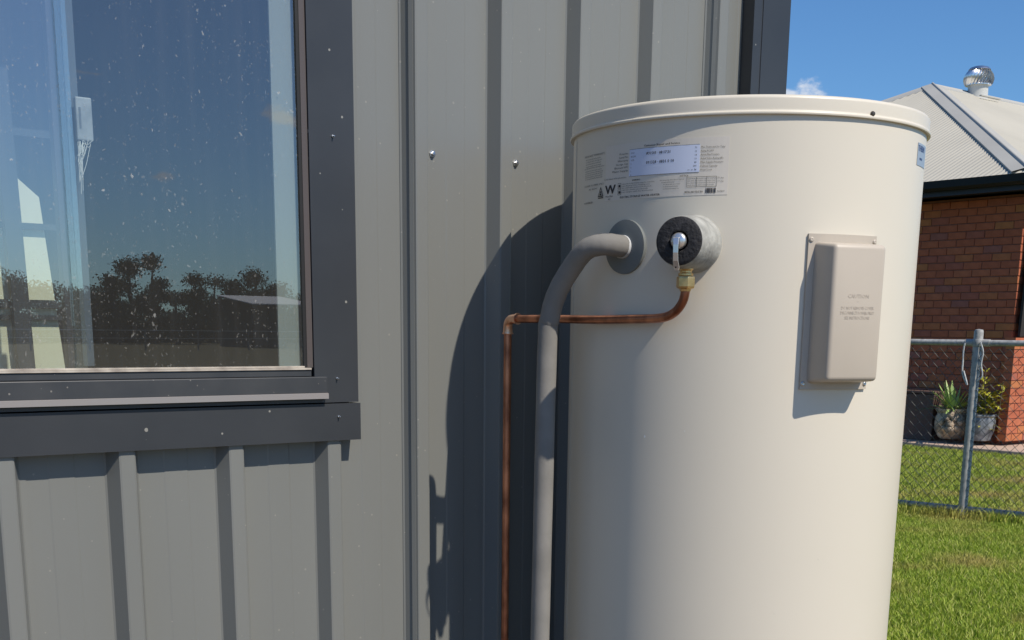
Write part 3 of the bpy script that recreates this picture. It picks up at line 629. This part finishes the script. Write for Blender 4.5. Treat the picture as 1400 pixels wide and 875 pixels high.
# little bolt-on boss of the relief valve: foam collar, black face, valve body, lever
TV = -152.0; vz = 1.4345; vn = Vector((math.cos(math.radians(TV)), math.sin(math.radians(TV)), 0)); vo = tp(TV, vz, TR)
LC = .082
hp.append(BM().lathe([(.0445, -.012), (.0445, .006), (.0425, .010), (.0400, .05), (.0372, LC-.002), (.0362, LC)], 48, axis=vn, org=vo).obj('valve_collar', m_foam, heater, smooth=50))
hp.append(BM().lathe([(.0365, LC-.001), (.0358, LC+.003), (.033, LC+.0045), (.0165, LC+.004), (.0145, LC+.001), (.014, LC-.03), (0, LC-.03)], 48, axis=vn, org=vo).obj('collar_face', m_bfoam, heater, smooth=50))
hp.append(BM().lathe([(.0085, LC-.032), (.0085, LC-.004), (.0115, LC-.003), (.0125, LC+.002), (.0122, LC+.006), (.009, LC+.009), (0, LC+.0095)], 32, axis=vn, org=vo).obj('valve_knob', m_chrome, heater, smooth=45))
side = Vector((0, 0, 1)).cross(vn)
lv = BM(); path = [(-.002, LC+.004, .006), (-.001, LC+.013, .004), (.0, LC+.016, -.006), (.0, LC+.016, -.018), (.0, LC+.014, -.030), (.0005, LC+.010, -.040), (.001, LC+.009, -.044)]
vs = []; wdt = [.0045, .0045, .0042, .0040, .0042, .0048, .003]
for (s_, n_, z_), w_ in zip(path, wdt):
    c = vo+vn*n_+side*s_+Vector((0, 0, z_)); vs += [c-side*w_, c+side*w_, c+side*w_+vn*.0022, c-side*w_+vn*.0022]
fs = [(0, 1, 2, 3)]+[(4*i+a, 4*i+4+a, 4*i+4+(a+1) % 4, 4*i+(a+1) % 4) for i in range(len(path)-1) for a in range(4)]+[tuple(4*(len(path)-1)+q for q in (3, 2, 1, 0))]
hp.append(lv.add(vs, fs).obj('valve_lever', m_chrome, heater, bevel=.0006))
hc = vo+vn*(LC+.0125)+Vector((0, 0, -.0395)); hp.append(BM().lathe([(0, .0012), (.0013, .001), (.0013, 0)], 10, axis=vn, org=hc).obj('lever_hole', m_black, heater))
# grey flange where the insulated pipe leaves
fo = tp(184.2, 1.434, TR); fnv = Vector((math.cos(math.radians(184.2)), math.sin(math.radians(184.2)), 0))
hp.append(BM().lathe([(.0425, -.004), (.0435, .0), (.043, .0035), (.030, .006), (0, .0065)], 48, axis=fnv, org=fo).obj('pipe_flange', m_flange, heater, smooth=40))
adopt(heater, *hp)

# insulated pipe
ip = empty('insulated_pipe', (1.405, 1.707, 0), 'thick grey foam insulated pipe bending from the heater flange down beside the wall', 'pipe')
pp = [fo+fnv*.003, fo+fnv*.02+Vector((0, 0, .001)), Vector((1.4370, 1.594, 1.4360)), Vector((1.4230, 1.620, 1.4285)), Vector((1.4215, 1.655, 1.400)), Vector((1.4180, 1.685, 1.362)), Vector((1.4165, 1.702, 1.320)), Vector((1.416, 1.708, 1.25)), Vector((1.411, 1.708, .8)), Vector((1.406, 1.708, .3)), Vector((1.406, 1.708, .02))]
sp_ = spline(pp, 8); nsp = len(sp_)
rad = [.0171+.00015*math.sin(i*1.7)+(.0006 if i < 14 else 0) for i in range(nsp)]
q1 = BM().tube(sp_, rad, 24).obj('foam_sleeve', m_grey, ip, smooth=60)
cut = 30
q2 = BM().tube([fo+fnv*.001, fo+fnv*.012], .0185, 24).obj('sleeve_end', mat('pale foam end', (.55, .56, .56), .6), ip, smooth=40)
adopt(ip, q1, q2)

# copper relief line: brass compression fitting, bend, long run to the wall, brazed elbow, drop
cp = empty('copper_pipe', (1.444, 1.862, 0), 'thin copper drain pipe from the relief valve, elbowing down the wall', 'pipe')
fa = Vector((1.481, 1.448, 0))
def V3(z): return Vector((fa.x, fa.y, z))
c_ = []
br = BM().lathe([(.0085, 1.403), (.0115, 1.399), (.0118, 1.394), (.0095, 1.3925), (.0095, 1.389), (.0118, 1.3885), (.0118, 1.3845), (.009, 1.3835)], 24, c=(fa.x, fa.y)).lathe([(.0145, 1.3835), (.0150, 1.3805), (.0150, 1.3685), (.0140, 1.366), (.0095, 1.3645), (.0088, 1.361), (.0078, 1.361)], 6, c=(fa.x, fa.y))
c_.append(br.obj('brass_fitting', m_brass, cp, bevel=.0006))
zh = 1.3185
run = spline([V3(1.372), V3(1.358), Vector((1.4805, 1.4535, 1.343)), Vector((1.4785, 1.468, 1.3285)), Vector((1.4755, 1.494, 1.3205)), Vector((1.4705, 1.56, zh)), Vector((1.4650, 1.64, zh-.001)), Vector((1.458, 1.74, zh)), Vector((1.4495, 1.846, zh))], 8)
c_.append(BM().tube(run, .0072, 16).obj('upper_run', m_cu, cp, smooth=60))
ee = Vector((1.4485, 1.86, 0))
elb = [Vector((1.4505, 1.834, zh)), Vector((1.4495, 1.846, zh))]+[Vector((1.4493, 1.847+.014*math.sin(a), zh-.014+.014*math.cos(a))) for a in (.3, .6, .9, 1.2, 1.5)]+[Vector((1.4493, 1.861, zh-.026))]
c_.append(BM().tube(elb, [.0092, .0084, .0084, .0084, .0084, .0084, .0084, .0092], 16).obj('elbow', m_cu2, cp, smooth=60))
for p, d in ((Vector((1.4505, 1.834, zh)), Vector((-.09, 1, 0))), (Vector((1.4493, 1.861, zh-.026)), Vector((0, 0, 1)))):
    c_.append(BM().lathe([(.0074, -.0014), (.0102, -.0012), (.0105, 0), (.0102, .0012), (.0074, .0014)], 20, axis=d, org=p).obj('brazed_joint', m_cu2, cp, smooth=60))
c_.append(BM().tube([Vector((1.4493, 1.861, zh-.02)), Vector((1.449, 1.861, 1.0)), Vector((1.449, 1.861, .6)), Vector((1.449, 1.861, .04))], .0072, 16).obj('drop_pipe', m_cu, cp, smooth=60))
adopt(cp, *c_)

# ------------------------------------------------------------------ chain link fence
fence = empty('chain_link_fence', (8.127, 5.091, 0), 'galvanised chain link fence with pipe rails crossing the lawn', 'fence')
fd = Vector((FD[0], FD[1], 0)); fn = Vector((-FD[1], FD[0], 0)); f0 = Vector((8.127, 5.091, 0)); fpz = []
def FPt(s, z, o_=0): return f0+fd*s+fn*o_+Vector((0, 0, z))
for s in (-6, -3, 0, 3):
    fpz.append(BM().lathe([(.032, -.05), (.032, 1.312), (.031, 1.320), (.027, 1.332), (.0, 1.337)], 20, org=FPt(s, 0), axis=(0, 0, 1)).obj('post', m_galv, fence, smooth=40))
fpz.append(BM().tube([FPt(-6, 1.243), FPt(3, 1.243)], .0205, 16).obj('top_rail', m_galv, fence, smooth=40))
fpz.append(BM().tube([FPt(-6, .078), FPt(3, .078)], .0205, 16).obj('bottom_rail', m_galv, fence, smooth=40))
# knuckled clamps, loose strip and tie wires round the post head
b = BM().lathe([(.035, 1.218), (.037, 1.222), (.037, 1.266), (.035, 1.270)], 20, org=FPt(0, 0), axis=(0, 0, 1)).tube([FPt(-.03, 1.243), FPt(-.085, 1.243)], .0245, 16).tube([FPt(.03, 1.243), FPt(.085, 1.243)], .0245, 16)
fpz.append(b.obj('rail_clamp', m_galv, fence, smooth=40))
m_pale = mat('pale tie strip', (.62, .64, .64), .5, col2=(.4, .42, .42), nscale=60)
b = BM().tube(spline([FPt(-.08, 1.24, -.03), FPt(-.085, 1.2, -.03), FPt(-.082, 1.12, -.032), FPt(-.078, 1.04, -.034), FPt(-.055, .985, -.034), FPt(-.035, .955, -.034), FPt(-.05, 1.0, -.036), FPt(-.07, 1.05, -.034)], 5), .006, 6)
b.tube(spline([FPt(.03, 1.25, -.032), FPt(.055, 1.18, -.032), FPt(.05, 1.10, -.034), FPt(.065, 1.02, -.036), FPt(.03, .98, -.036)], 5), .005, 6)
fpz.append(b.obj('tie_strip', m_pale, fence))
for s, z in [(-.5, 1.243), (-1.1, 1.243), (.5, 1.243), (-.5, .078), (.45, .078), (1.1, 1.243), (-1.1, .078)]:
    c = FPt(s, z); ring = [c+Vector((0, 0, 1))*.0225*math.cos(a)+fn*.0225*math.sin(a) for a in [i*pi/6 for i in range(13)]]; fpz.append(BM().tube(ring, .0018, 5, False).obj('tie_wire', m_wire, fence))
# woven mesh: zigzag wires, alternate ones in front
b = BM(); D = .035
nw = int(9/(2*D)); rows = int((1.235-.085)/D)
vs = []; fs = []
for i in range(nw*2):
    s0 = -6+i*D; pts = []
    for j in range(rows+1):
        x = s0+(D if (j+i) % 2 else 0); pts.append(FPt(x-.0, .085+j*D, (-.024 if i % 2 else -.022)-(.0022 if (j % 2) else -.0022)))
    b.tube(pts, .0027, 3, False)
fpz.append(b.obj('wire_mesh', m_wire, fence, kind='stuff'))
adopt(fence, *fpz)

# ------------------------------------------------------------------ brick house
house = empty('brick_house', (17.0, 12, 0), 'red brown brick house with cream corrugated hip roof beyond the fence', 'house')
hz = []
XW = 13.65; YS = 8.12; ZG = .05
hz.append(BM().box((XW+.012, YS+.012, 0), (28, 15.8, 2.84)).obj('wall', m_mortar, house))
bl_, bh_, pl_, ph_ = .230, .076, .240, .0865
bme = BM().box((0, 0, 0), (.06, bl_, bh_)).mesh('brick')
bm = bmesh.new(); bm.from_mesh(bme); bmesh.ops.recalc_face_normals(bm, faces=bm.faces)
bmesh.ops.bevel(bm, geom=[e for e in bm.edges if all(v.co.x < .01 for v in e.verts)], offset=.004, segments=1, affect='EDGES'); bm.to_mesh(bme); bm.free(); bme.materials.append(m_brick)
rest = BM(); nb = 0
for j in range(32):
    z = ZG+.004+j*ph_; st = YS+(.0 if j % 2 else .120)
    if j % 2 == 0: rest.box((XW+random.uniform(-.002, .002), YS+.0, z), (XW+.05, YS+.11, z+bh_))
    i = 0
    while st+i*pl_ < 15.6:
        y = st+i*pl_
        if i < 9 and nb < 288:
            o = bpy.data.objects.new('brick', bme); COL.objects.link(o); o.parent = house
            o.location = (XW+random.uniform(-.003, .003), y+random.uniform(-.002, .002), z+random.uniform(-.0015, .0015)); o.rotation_euler = (0, 0, random.uniform(-.004, .004)); hz.append(o); nb += 1
        else: rest.box((XW+random.uniform(-.003, .003), y, z), (XW+.05, y+bl_, z+bh_))
        i += 1
    # south side
    x = XW+.06+(.0 if j % 2 else .12)
    while x < 20: rest.box((x, YS-.0+random.uniform(-.002, .002), z), (x+bl_, YS+.05, z+bh_)); x += pl_
hz.append(rest.obj('brickwork', m_brick, house, kind='stuff'))
# eaves
XE, YE, ZE2 = 13.15, 7.80, 2.985
YN, XR = 16.16, 27.0
apx = Vector((17.3, 11.98, 4.91)); ap2 = Vector((22.8, 11.98, 4.91))
hz.append(BM().box((XE+.06, YE+.06, 2.868), (XR, YN, 2.876)).obj('soffit', m_navy, house))
hz.append(BM().box((XE+.055, YE+.055, 2.835), (XE+.075, YN, 2.92)).box((XE+.075, YE+.055, 2.835), (XR, YE+.075, 2.92)).obj('fascia', m_navy, house))
gp = [(XE+.05, 2.985), (XE+.05, 2.89), (XE-.03, 2.89), (XE-.065, 2.915), (XE-.065, 2.995), (XE-.055, 2.995), (XE-.055, 2.92), (XE-.025, 2.90), (XE+.04, 2.90), (XE+.04, 2.985)]
hz.append(BM().prism(gp, 'y', YE-.06, YN).prism([(YE+.05-(XE+.05-a), b2) for a, b2 in gp], 'x', XE-.064, XR).obj('gutter', m_gut, house))
# corrugated planes
def corrugated(name, along):
    vs = []; fs = []; n = 0; st = .076/6; amp = .0065
    if along == 'W':
        y = YE; xs = []
        while y < YN:
            t = (y-YE)/(apx.y-YE) if y < apx.y else (YN-y)/(YN-apx.y); x1 = XE-.03+(apx.x-XE)*t
            h = amp*math.sin(2*pi*(y-YE)/.076); k = (x1-(XE-.03))/(apx.x-XE+.03)
            vs += [(XE-.03, y, ZE2+h), (x1, y, ZE2+(apx.z-ZE2)*k+h)]; y += st; n += 1
    elif along == 'S':
        x = XE
        while x < XR:
            t = min(1, (x-XE)/(apx.x-XE), (XR-x)/(XR-ap2.x)); y1 = YE-.03+(apx.y-YE+.03)*t
            h = amp*math.sin(2*pi*(x-XE)/.076); vs += [(x, YE-.03, ZE2+h), (x, y1, ZE2+(apx.z-ZE2)*t+h)]; x += st; n += 1
    fs = [(2*i, 2*i+2, 2*i+3, 2*i+1) for i in range(n-1)]
    return BM().add(vs, fs).obj(name, m_roof, house, smooth=180)
hz.append(corrugated('roof', 'W')); hz.append(corrugated('roof', 'S'))
hz.append(BM().add([(XE, YN, ZE2), (XR, YN, ZE2), tuple(ap2), tuple(apx), (XR, YE, ZE2)], [(0, 1, 2, 3), (1, 4, 2)]).obj('roof', m_roof, house))
def capping(a, b2, n1, n2, name, w_=.20):
    """two flanges folded over a hip from a to b2; n1, n2: directions down each plane"""
    a = Vector(a); b2 = Vector(b2); up = Vector((0, 0, .024)); bb = BM()
    for nd in (n1, n2):
        nd = Vector(nd); sd = Vector((0, 0, .003)); dn = Vector((0, 0, -.018))
        vs = [a+up, b2+up, b2+up+nd*w_*.16-Vector((0, 0, .014)), a+up+nd*w_*.16-Vector((0, 0, .014)), b2+up*.5+nd*w_, a+up*.5+nd*w_, b2+up*.5+nd*w_+dn, a+up*.5+nd*w_+dn]
        bb.add(vs, [(0, 1, 2, 3), (3, 2, 4, 5), (5, 4, 6, 7)])
    hz.append(bb.obj(name, m_cap, house))
sl1 = (apx.z-ZE2)/(apx.x-XE); sl2 = (apx.z-ZE2)/(apx.y-YE)
hipd = (apx-Vector((XE, YE, ZE2)))
def down(plane, hip):   # direction within the plane, square to the hip, pointing down the plane
    nrm_ = plane.normalized(); d = hip.normalized().cross(nrm_).normalized()
    return d if d.z < 0 else -d
pw = Vector((-sl1, 0, 1)); ps = Vector((0, -sl2, 1)); pn = Vector((0, sl2, 1))
capping((XE+.1, YE+.1, ZE2+.075), apx+Vector((0, 0, .015)), down(pw, hipd), down(ps, hipd), 'hip_capping', .165)
hip2 = apx-Vector((XE, YN, ZE2)); capping((XE-.02, YN+.02, ZE2), apx, down(pw, hip2), down(pn, hip2), 'hip_capping', .19)
capping(apx, ap2, Vector((0, -1, -sl2)).normalized(), Vector((0, 1, -sl2)).normalized(), 'ridge_capping', .17)
# rolled bead along the near hip
hz.append(BM().tube([Vector((XE+.05, YE+.05, ZE2+.065)), apx+Vector((0, 0, .022))], .018, 8).obj('hip_bead', m_cap, house, smooth=60))
# low brick pier at the corner, with the shade beside it as a dark panel
pr = BM()
for j in range(13):
    z = .104+j*ph_
    for (x0, x1) in (((13.5, 13.73), (13.74, 13.97), (13.98, 14.21)) if j % 2 else ((13.5, 13.61), (13.62, 13.85), (13.86, 14.09), (14.1, 14.21))):
        pr.box((x0, 7.99, z), (x1, 8.10, z+bh_))
    if j == 12: pr.box((13.49, 7.98, z+bh_+.008), (14.22, 8.11, z+bh_+.05))
hz.append(BM().box((13.508, 7.998, .1), (14.205, 8.092, 1.22)).obj('porch_wall', m_mortar, house))
hz.append(pr.obj('porch_brickwork', m_brick, house, kind='stuff'))
hz.append(BM().prism([(13.675, 2.84), (14.6, 2.84), (14.6, 1.30), (13.655, 1.28), (13.668, 1.7), (13.70, 2.2)], 'y', 8.03, 8.06).obj('porch_shade_panel', mat('dark shade panel', (.02, .018, .016), .8), house))  # added panel, cut to the slanting edge of the shade on the brick face
adopt(house, *hz)
BM().box((12.98, 5.0, 0), (18.5, 16.5, .05)).obj('patio', m_patio, kind='structure', bevel=.01)

# roof ventilator
vent = empty('roof_ventilator', (18.35, 11.80, 4.80), 'shiny metal whirlybird vent on the cream roof ridge', 'ventilator')
vc = (18.3, 11.86); vv = []
vv.append(BM().lathe([(.16, 4.74), (.155, 4.80), (.148, 4.98), (.155, 5.0)], 32, c=vc).obj('throat', mat('pale metal throat', (.6, .6, .57), .5), vent, smooth=40))
vv.append(BM().box((vc[0]-.26, vc[1]-.24, 4.80), (vc[0]+.26, vc[1]-.2, 4.815)).obj('base_flashing', m_cap, vent))
m_shine = mat('bright aluminium', (.85, .85, .85), .28, 1, bump=.2, bscale=30)
vb = BM()
NB = 26
for i in range(NB):
    a = 2*pi*i/NB; pts = []
    for k in range(7):
        t = k/6; z = 5.0+.235*t; r = .225*math.sin(pi*(.28+.58*t))**.55; tw = a+.55*t
        pts.append((r, z, tw))
    vs = []
    for r, z, tw in pts:
        for da, dr in ((0, 0), (.26, -.035)):
            vs.append((vc[0]+(r+dr)*math.cos(tw+da), vc[1]+(r+dr)*math.sin(tw+da), z))
    vb.add(vs, [(2*k, 2*k+1, 2*k+3, 2*k+2) for k in range(6)])
vv.append(vb.obj('vanes', m_shine, vent, smooth=180))
vv.append(BM().lathe([(.165, 5.225), (.14, 5.255), (.08, 5.275), (0, 5.28)], 32, c=vc).lathe([(.15, 4.995), (.19, 5.0), (.19, 5.012), (.15, 5.02)], 32, c=vc).obj('cap', m_shine, vent, smooth=60))
adopt(vent, *vv)

# brown storage box and two potted plants against the brick wall
sb = empty('storage_box', (13.5, 9.5, .1), 'dark brown storage box with a ledged lid against the brick wall', 'box')
m_bx = mat('brown box', (.12, .07, .055), .7, col2=(.10, .06, .05), nscale=3)
s1 = BM().box((13.33, 8.86, .05), (13.62, 10.2, .60)).obj('box_body', m_bx, sb, bevel=.01); s2 = BM().box((13.31, 8.85, .605), (13.63, 10.22, .635)).obj('box_lid', m_bx, sb, bevel=.008)
adopt(sb, s1, s2)

def leaf(bb, base, d, ln_, wd, droop=.4, segs=4):
    d = Vector(d).normalized(); side = d.cross(Vector((0, 0, 1))); side = side.normalized() if side.length > .05 else Vector((1, 0, 0)); vs = []; p = Vector(base)
    for k in range(segs+1):
        t = k/segs; w2 = wd*(math.sin(pi*min(.98, .15+t*.85)))**.8/2
        vs += [p-side*w2, p+side*w2+Vector((0, 0, w2*.4))]
        p = p+d*ln_/segs; d = (d+Vector((0, 0, -droop/segs))).normalized()
    bb.add(vs, [(2*k, 2*k+1, 2*k+3, 2*k+2) for k in range(segs)])
p1 = empty('potted_plant', (13.33, 8.60, .1), 'spiky green plant in a pale carved stone pot beside the brown box', 'potted plant', 'pot plants on the patio')
pa = []
m_stone = mat('carved pale stone', (.60, .47, .34), .9, col2=(.22, .18, .14), nscale=11, lo=.4, hi=.6, bump=1, bscale=22, bdist=.03)
pot = BM().lathe([(.11, .1), (.14, .12), (.185, .2), (.195, .28), (.18, .36), (.165, .40), (.19, .43), (.19, .45), (.16, .45), (.15, .40), (0, .40)], 28, c=(13.33, 8.60)).obj('pot', m_stone, p1, smooth=40); pa.append(pot)
# carved mask: brow, eyes, muzzle
cv = BM()
for a, z, r, d in ((-2.85, .34, .035, .195), (-2.45, .34, .035, .195), (-2.65, .28, .05, .20), (-2.65, .22, .06, .19), (-2.1, .3, .045, .19), (-3.2, .3, .045, .19), (-2.65, .385, .05, .175), (-2.3, .23, .035, .19), (-3.0, .23, .035, .19)):
    c = Vector((13.33+d*math.cos(a), 8.6+d*math.sin(a), z)); cv.lathe([(0, -r), (r*.7, -r*.7), (r, 0), (r*.7, r*.7), (0, r)], 10, axis=(0, 0, 1), org=c)
pa.append(cv.obj('carving', m_stone, p1, smooth=60))
m_leaf1 = mat('blue green leaf', (.16, .26, .07), .5, col2=(.30, .38, .12), nscale=9, objrand=.3)
for i in range(46):
    a = random.uniform(0, 2*pi); e = random.uniform(.1, 1.35); bb = BM()
    leaf(bb, (13.33+.05*math.cos(a), 8.6+.05*math.sin(a), .42), (math.cos(a)*math.cos(e), math.sin(a)*math.cos(e), math.sin(e)), random.uniform(.26, .42), random.uniform(.03, .05), random.uniform(.2, .9)); pa.append(bb.obj('leaf', m_leaf1, p1))
adopt(p1, *pa)
p2 = empty('potted_plant', (13.38, 8.20, .1), 'yellow green leafy shrub in a dark grey glazed pot beside the corner', 'potted plant', 'pot plants on the patio')
pa = [BM().lathe([(.09, .1), (.12, .11), (.155, .22), (.165, .33), (.155, .37), (.17, .39), (.165, .405), (.14, .40), (0, .37)], 28, c=(13.36, 8.24)).obj('pot', mat('slate glazed pot', (.10, .115, .13), .4, col2=(.24, .26, .28), nscale=16, bump=.6, bscale=30, bdist=.01), p2, smooth=40)]
m_leaf2 = mat('yellow green leaf', (.40, .42, .04), .5, col2=(.6, .52, .05), nscale=12, objrand=.3)
fo_ = BM(); stm = BM()
for i in range(9):
    bx, by = 13.36+random.uniform(-.09, .05), 8.16+random.uniform(-.16, .12); top = .60+random.uniform(0, .2)+(.22 if i == 3 else 0)
    if i == 3: bx, by = 13.36, 8.24
    stm.tube([Vector((bx, by, .36)), Vector((bx+random.uniform(-.05, .05), by+random.uniform(-.05, .05), top))], .005, 5)
    for k in range(26):
        z = random.uniform(.2 if i > 5 else .42, top); a = random.uniform(0, 2*pi); leaf(fo_, (bx+random.uniform(-.03, .03), by+random.uniform(-.03, .03), z), (math.cos(a), math.sin(a), random.uniform(-.2, 1.1)), random.uniform(.07, .13), random.uniform(.022, .04), .6, 3)
pa.append(stm.obj('stem', mat('brown stem', (.12, .09, .05), .8), p2)); pa.append(fo_.obj('foliage', m_leaf2, p2, kind='stuff'))
adopt(p2, *pa)

# ------------------------------------------------------------------ what the window mirrors: paddock, trees, farm shed
m_bark = mat('bark', (.10, .08, .06), .95, col2=(.06, .05, .04), nscale=12)
m_fol = mat('dark eucalypt foliage', (.045, .06, .022), .8, col2=(.08, .09, .035), nscale=1.5)
YT = -88.0
def refl_x(px, Y=YT):
    """world x on the plane Y of what the glass mirrors at photo column px (used once to lay out the tree line)"""
    return .4111*(4.03-Y)+(px-200)*.000645*(4.03-Y)
def tree(px, top_px, half, label, Y=YT, kind=0):
    x = refl_x(px, Y); h = 1.3+(444-top_px)/1724*1.085*(4.03-Y)*1.02
    t = empty('paddock_tree', (x, Y, 0), label, 'tree', 'trees beyond the paddock')
    tr = BM(); tr.tube([Vector((x, Y, 0)), Vector((x+.1, Y, h*.3)), Vector((x-.15, Y+.1, h*.6)), Vector((x, Y, h*.88))], [.26, .2, .12, .04], 8)
    cl = []
    nl = 7 if kind == 0 else 10
    for i in range(nl):
        a = random.uniform(0, 2*pi); rr_ = half*random.uniform(.2, .85); z = h*(random.uniform(.12, .45) if i < nl//2 else random.uniform(.45, .9)); c = Vector((x+rr_*math.cos(a)*(1.1-z/h*.5), Y+rr_*math.sin(a)*.8, z)); cl.append(c)
        tr.tube([Vector((x, Y, z*.55)), (Vector((x, Y, z*.7))+c)/2, c], [.09, .06, .025], 6)
    cl.append(Vector((x+random.uniform(-.3, .3), Y, h-.5)))
    n = 5200; C = np.array([list(cl[i % len(cl)]) for i in range(n)]); sg = half*.34
    off_ = rng.normal(0, 1, (n, 3))*np.array([sg, sg, sg*.62]); Pc = C+off_
    Pc[:, 2] = np.clip(Pc[:, 2], .3, h+.25)
    s = rng.uniform(.05, .13, n)
    u1 = rng.normal(0, 1, (n, 3)); u1 /= np.linalg.norm(u1, axis=1)[:, None]; u2 = rng.normal(0, 1, (n, 3)); u2 -= (u2*u1).sum(1)[:, None]*u1; u2 /= np.linalg.norm(u2, axis=1)[:, None]
    V = np.stack([Pc-u1*s[:, None], Pc+u2*s[:, None]*.6, Pc+u1*s[:, None], Pc-u2*s[:, None]*.6], 1).reshape(-1, 3)
    me = bpy.data.meshes.new('crown'); me.from_pydata(V.tolist(), [], [(4*i, 4*i+1, 4*i+2, 4*i+3) for i in range(n)])
    adopt(t, tr.obj('trunk', m_bark, t, smooth=60), obj('crown', me, m_fol, t))
tl = [(182, 364, 1.25, 'tall rounded dark tree, left half of the tallest pair in the tree line'), (211, 356, .95, 'tallest narrow upright tree, right half of the tallest pair'), (160, 384, 1.1, 'stepped lower tree against the left of the tallest pair'),
      (137, 398, 1.3, 'low dark bushy tree well left of the tallest pair'), (112, 402, 1.5, 'low spreading tree left of the low bushy one'), (240, 403, 1.0, 'small low tree in the dip right of the tallest pair'),
      (267, 379, 1.1, 'medium dense tree just right of the dip in the tree line'), (293, 382, 1.2, 'medium round tree left of the farm shed roof'), (352, 372, 1.3, 'airy topped tall tree standing behind the middle of the farm shed'),
      (322, 384, 1.2, 'squat tree behind the left end of the farm shed'), (378, 388, 1.3, 'smaller tree behind the right part of the farm shed'), (14, 376, 1.3, 'tall loose crowned tree far left of the tree line'), (42, 388, 1.5, 'broad tree beside the tall loose crowned one'),
      (78, 398, 1.6, 'dark tree midway along the left of the tree line'), (415, 405, 1.7, 'low tree just right of the farm shed'), (450, 398, 1.8, 'spreading tree second to the right of the farm shed'), (-30, 390, 1.8, 'wide tree at the far left end of the tree line')]
for i, (px, ty, hf, lb) in enumerate(tl): tree(px, ty, hf*1.0, lb, YT+random.uniform(-4, 3), i % 2)
# unbroken scrub under the tree line
n = 26000; Pc = np.c_[rng.uniform(refl_x(-60), refl_x(500), n), rng.normal(YT-6, 1.2, n), np.abs(rng.normal(0, 1, n))]
top_ = 1.2+.6*np.sin(Pc[:, 0]*.55)+.45*np.sin(Pc[:, 0]*1.7+1)+.3*np.sin(Pc[:, 0]*4.1); Pc[:, 2] = np.clip(Pc[:, 2]*.9, 0, 1.9)/1.9*(top_+1.2)
s_ = rng.uniform(.1, .24, n)[:, None]; u1 = rng.normal(0, 1, (n, 3)); u1 /= np.linalg.norm(u1, axis=1)[:, None]; u2 = np.cross(u1, rng.normal(0, 1, (n, 3))); u2 /= np.linalg.norm(u2, axis=1)[:, None]
V = np.stack([Pc-u1*s_, Pc+u2*s_*.6, Pc+u1*s_, Pc-u2*s_*.6], 1).reshape(-1, 3); me = bpy.data.meshes.new('scrub'); me.from_pydata(V.tolist(), [], [(4*i, 4*i+1, 4*i+2, 4*i+3) for i in range(n)])
obj('scrub', me, m_fol, kind='stuff', label='dense dark scrub filling in under the distant tree line', cat='scrub')
# farm shed
fs_ = empty('farm_shed', (refl_x(345, -70), -72, 0), 'open farm shed with pale grey roof before the tree line', 'shed')
xa = refl_x(334, -70); xb = refl_x(432, -70); a_ = []
a_.append(BM().prism([(-69, 2.62), (-74, 3.2), (-74, 3.26), (-69, 2.68)], 'x', xa, xb).obj('roof', mat('pale grey shed roof', (.5, .5, .48), .5), fs_))
a_.append(BM().box((xa+.1, -73.9, 0), (xb-.1, -73.8, 3.0)).obj('rear_wall', mat('shed wall', (.10, .10, .09), .8), fs_))
for i in range(5): x = xa+.15+(xb-xa-.3)*i/4; a_.append(BM().box((x-.06, -69.3, 0), (x+.06, -69.18, 2.6)).obj('post', m_bark, fs_))
adopt(fs_, *a_)
# post and rail paddock fence
rf = empty('rail_fence', (40, -62, 0), 'low pale post and rail fence across the dry paddock', 'fence'); a_ = []
a_.append(BM().box((0, -62.03, 1.02), (70, -61.97, 1.06)).obj('rail', mat('pale rail', (.42, .42, .40), .7), rf))
a_.append(BM().box((0, -62.03, .62), (70, -61.97, .65)).obj('rail', mat('pale rail', (.42, .42, .40), .7), rf))
pme = BM().box((-.035, -.035, 0), (.035, .035, 1.1)).mesh('post'); pme.materials.append(mat('weathered post', (.2, .19, .17), .9))
for i in range(24):
    o = bpy.data.objects.new('post', pme); COL.objects.link(o); o.parent = rf; o.location = (i*3, -62, 0); a_.append(o)
adopt(rf, *a_)
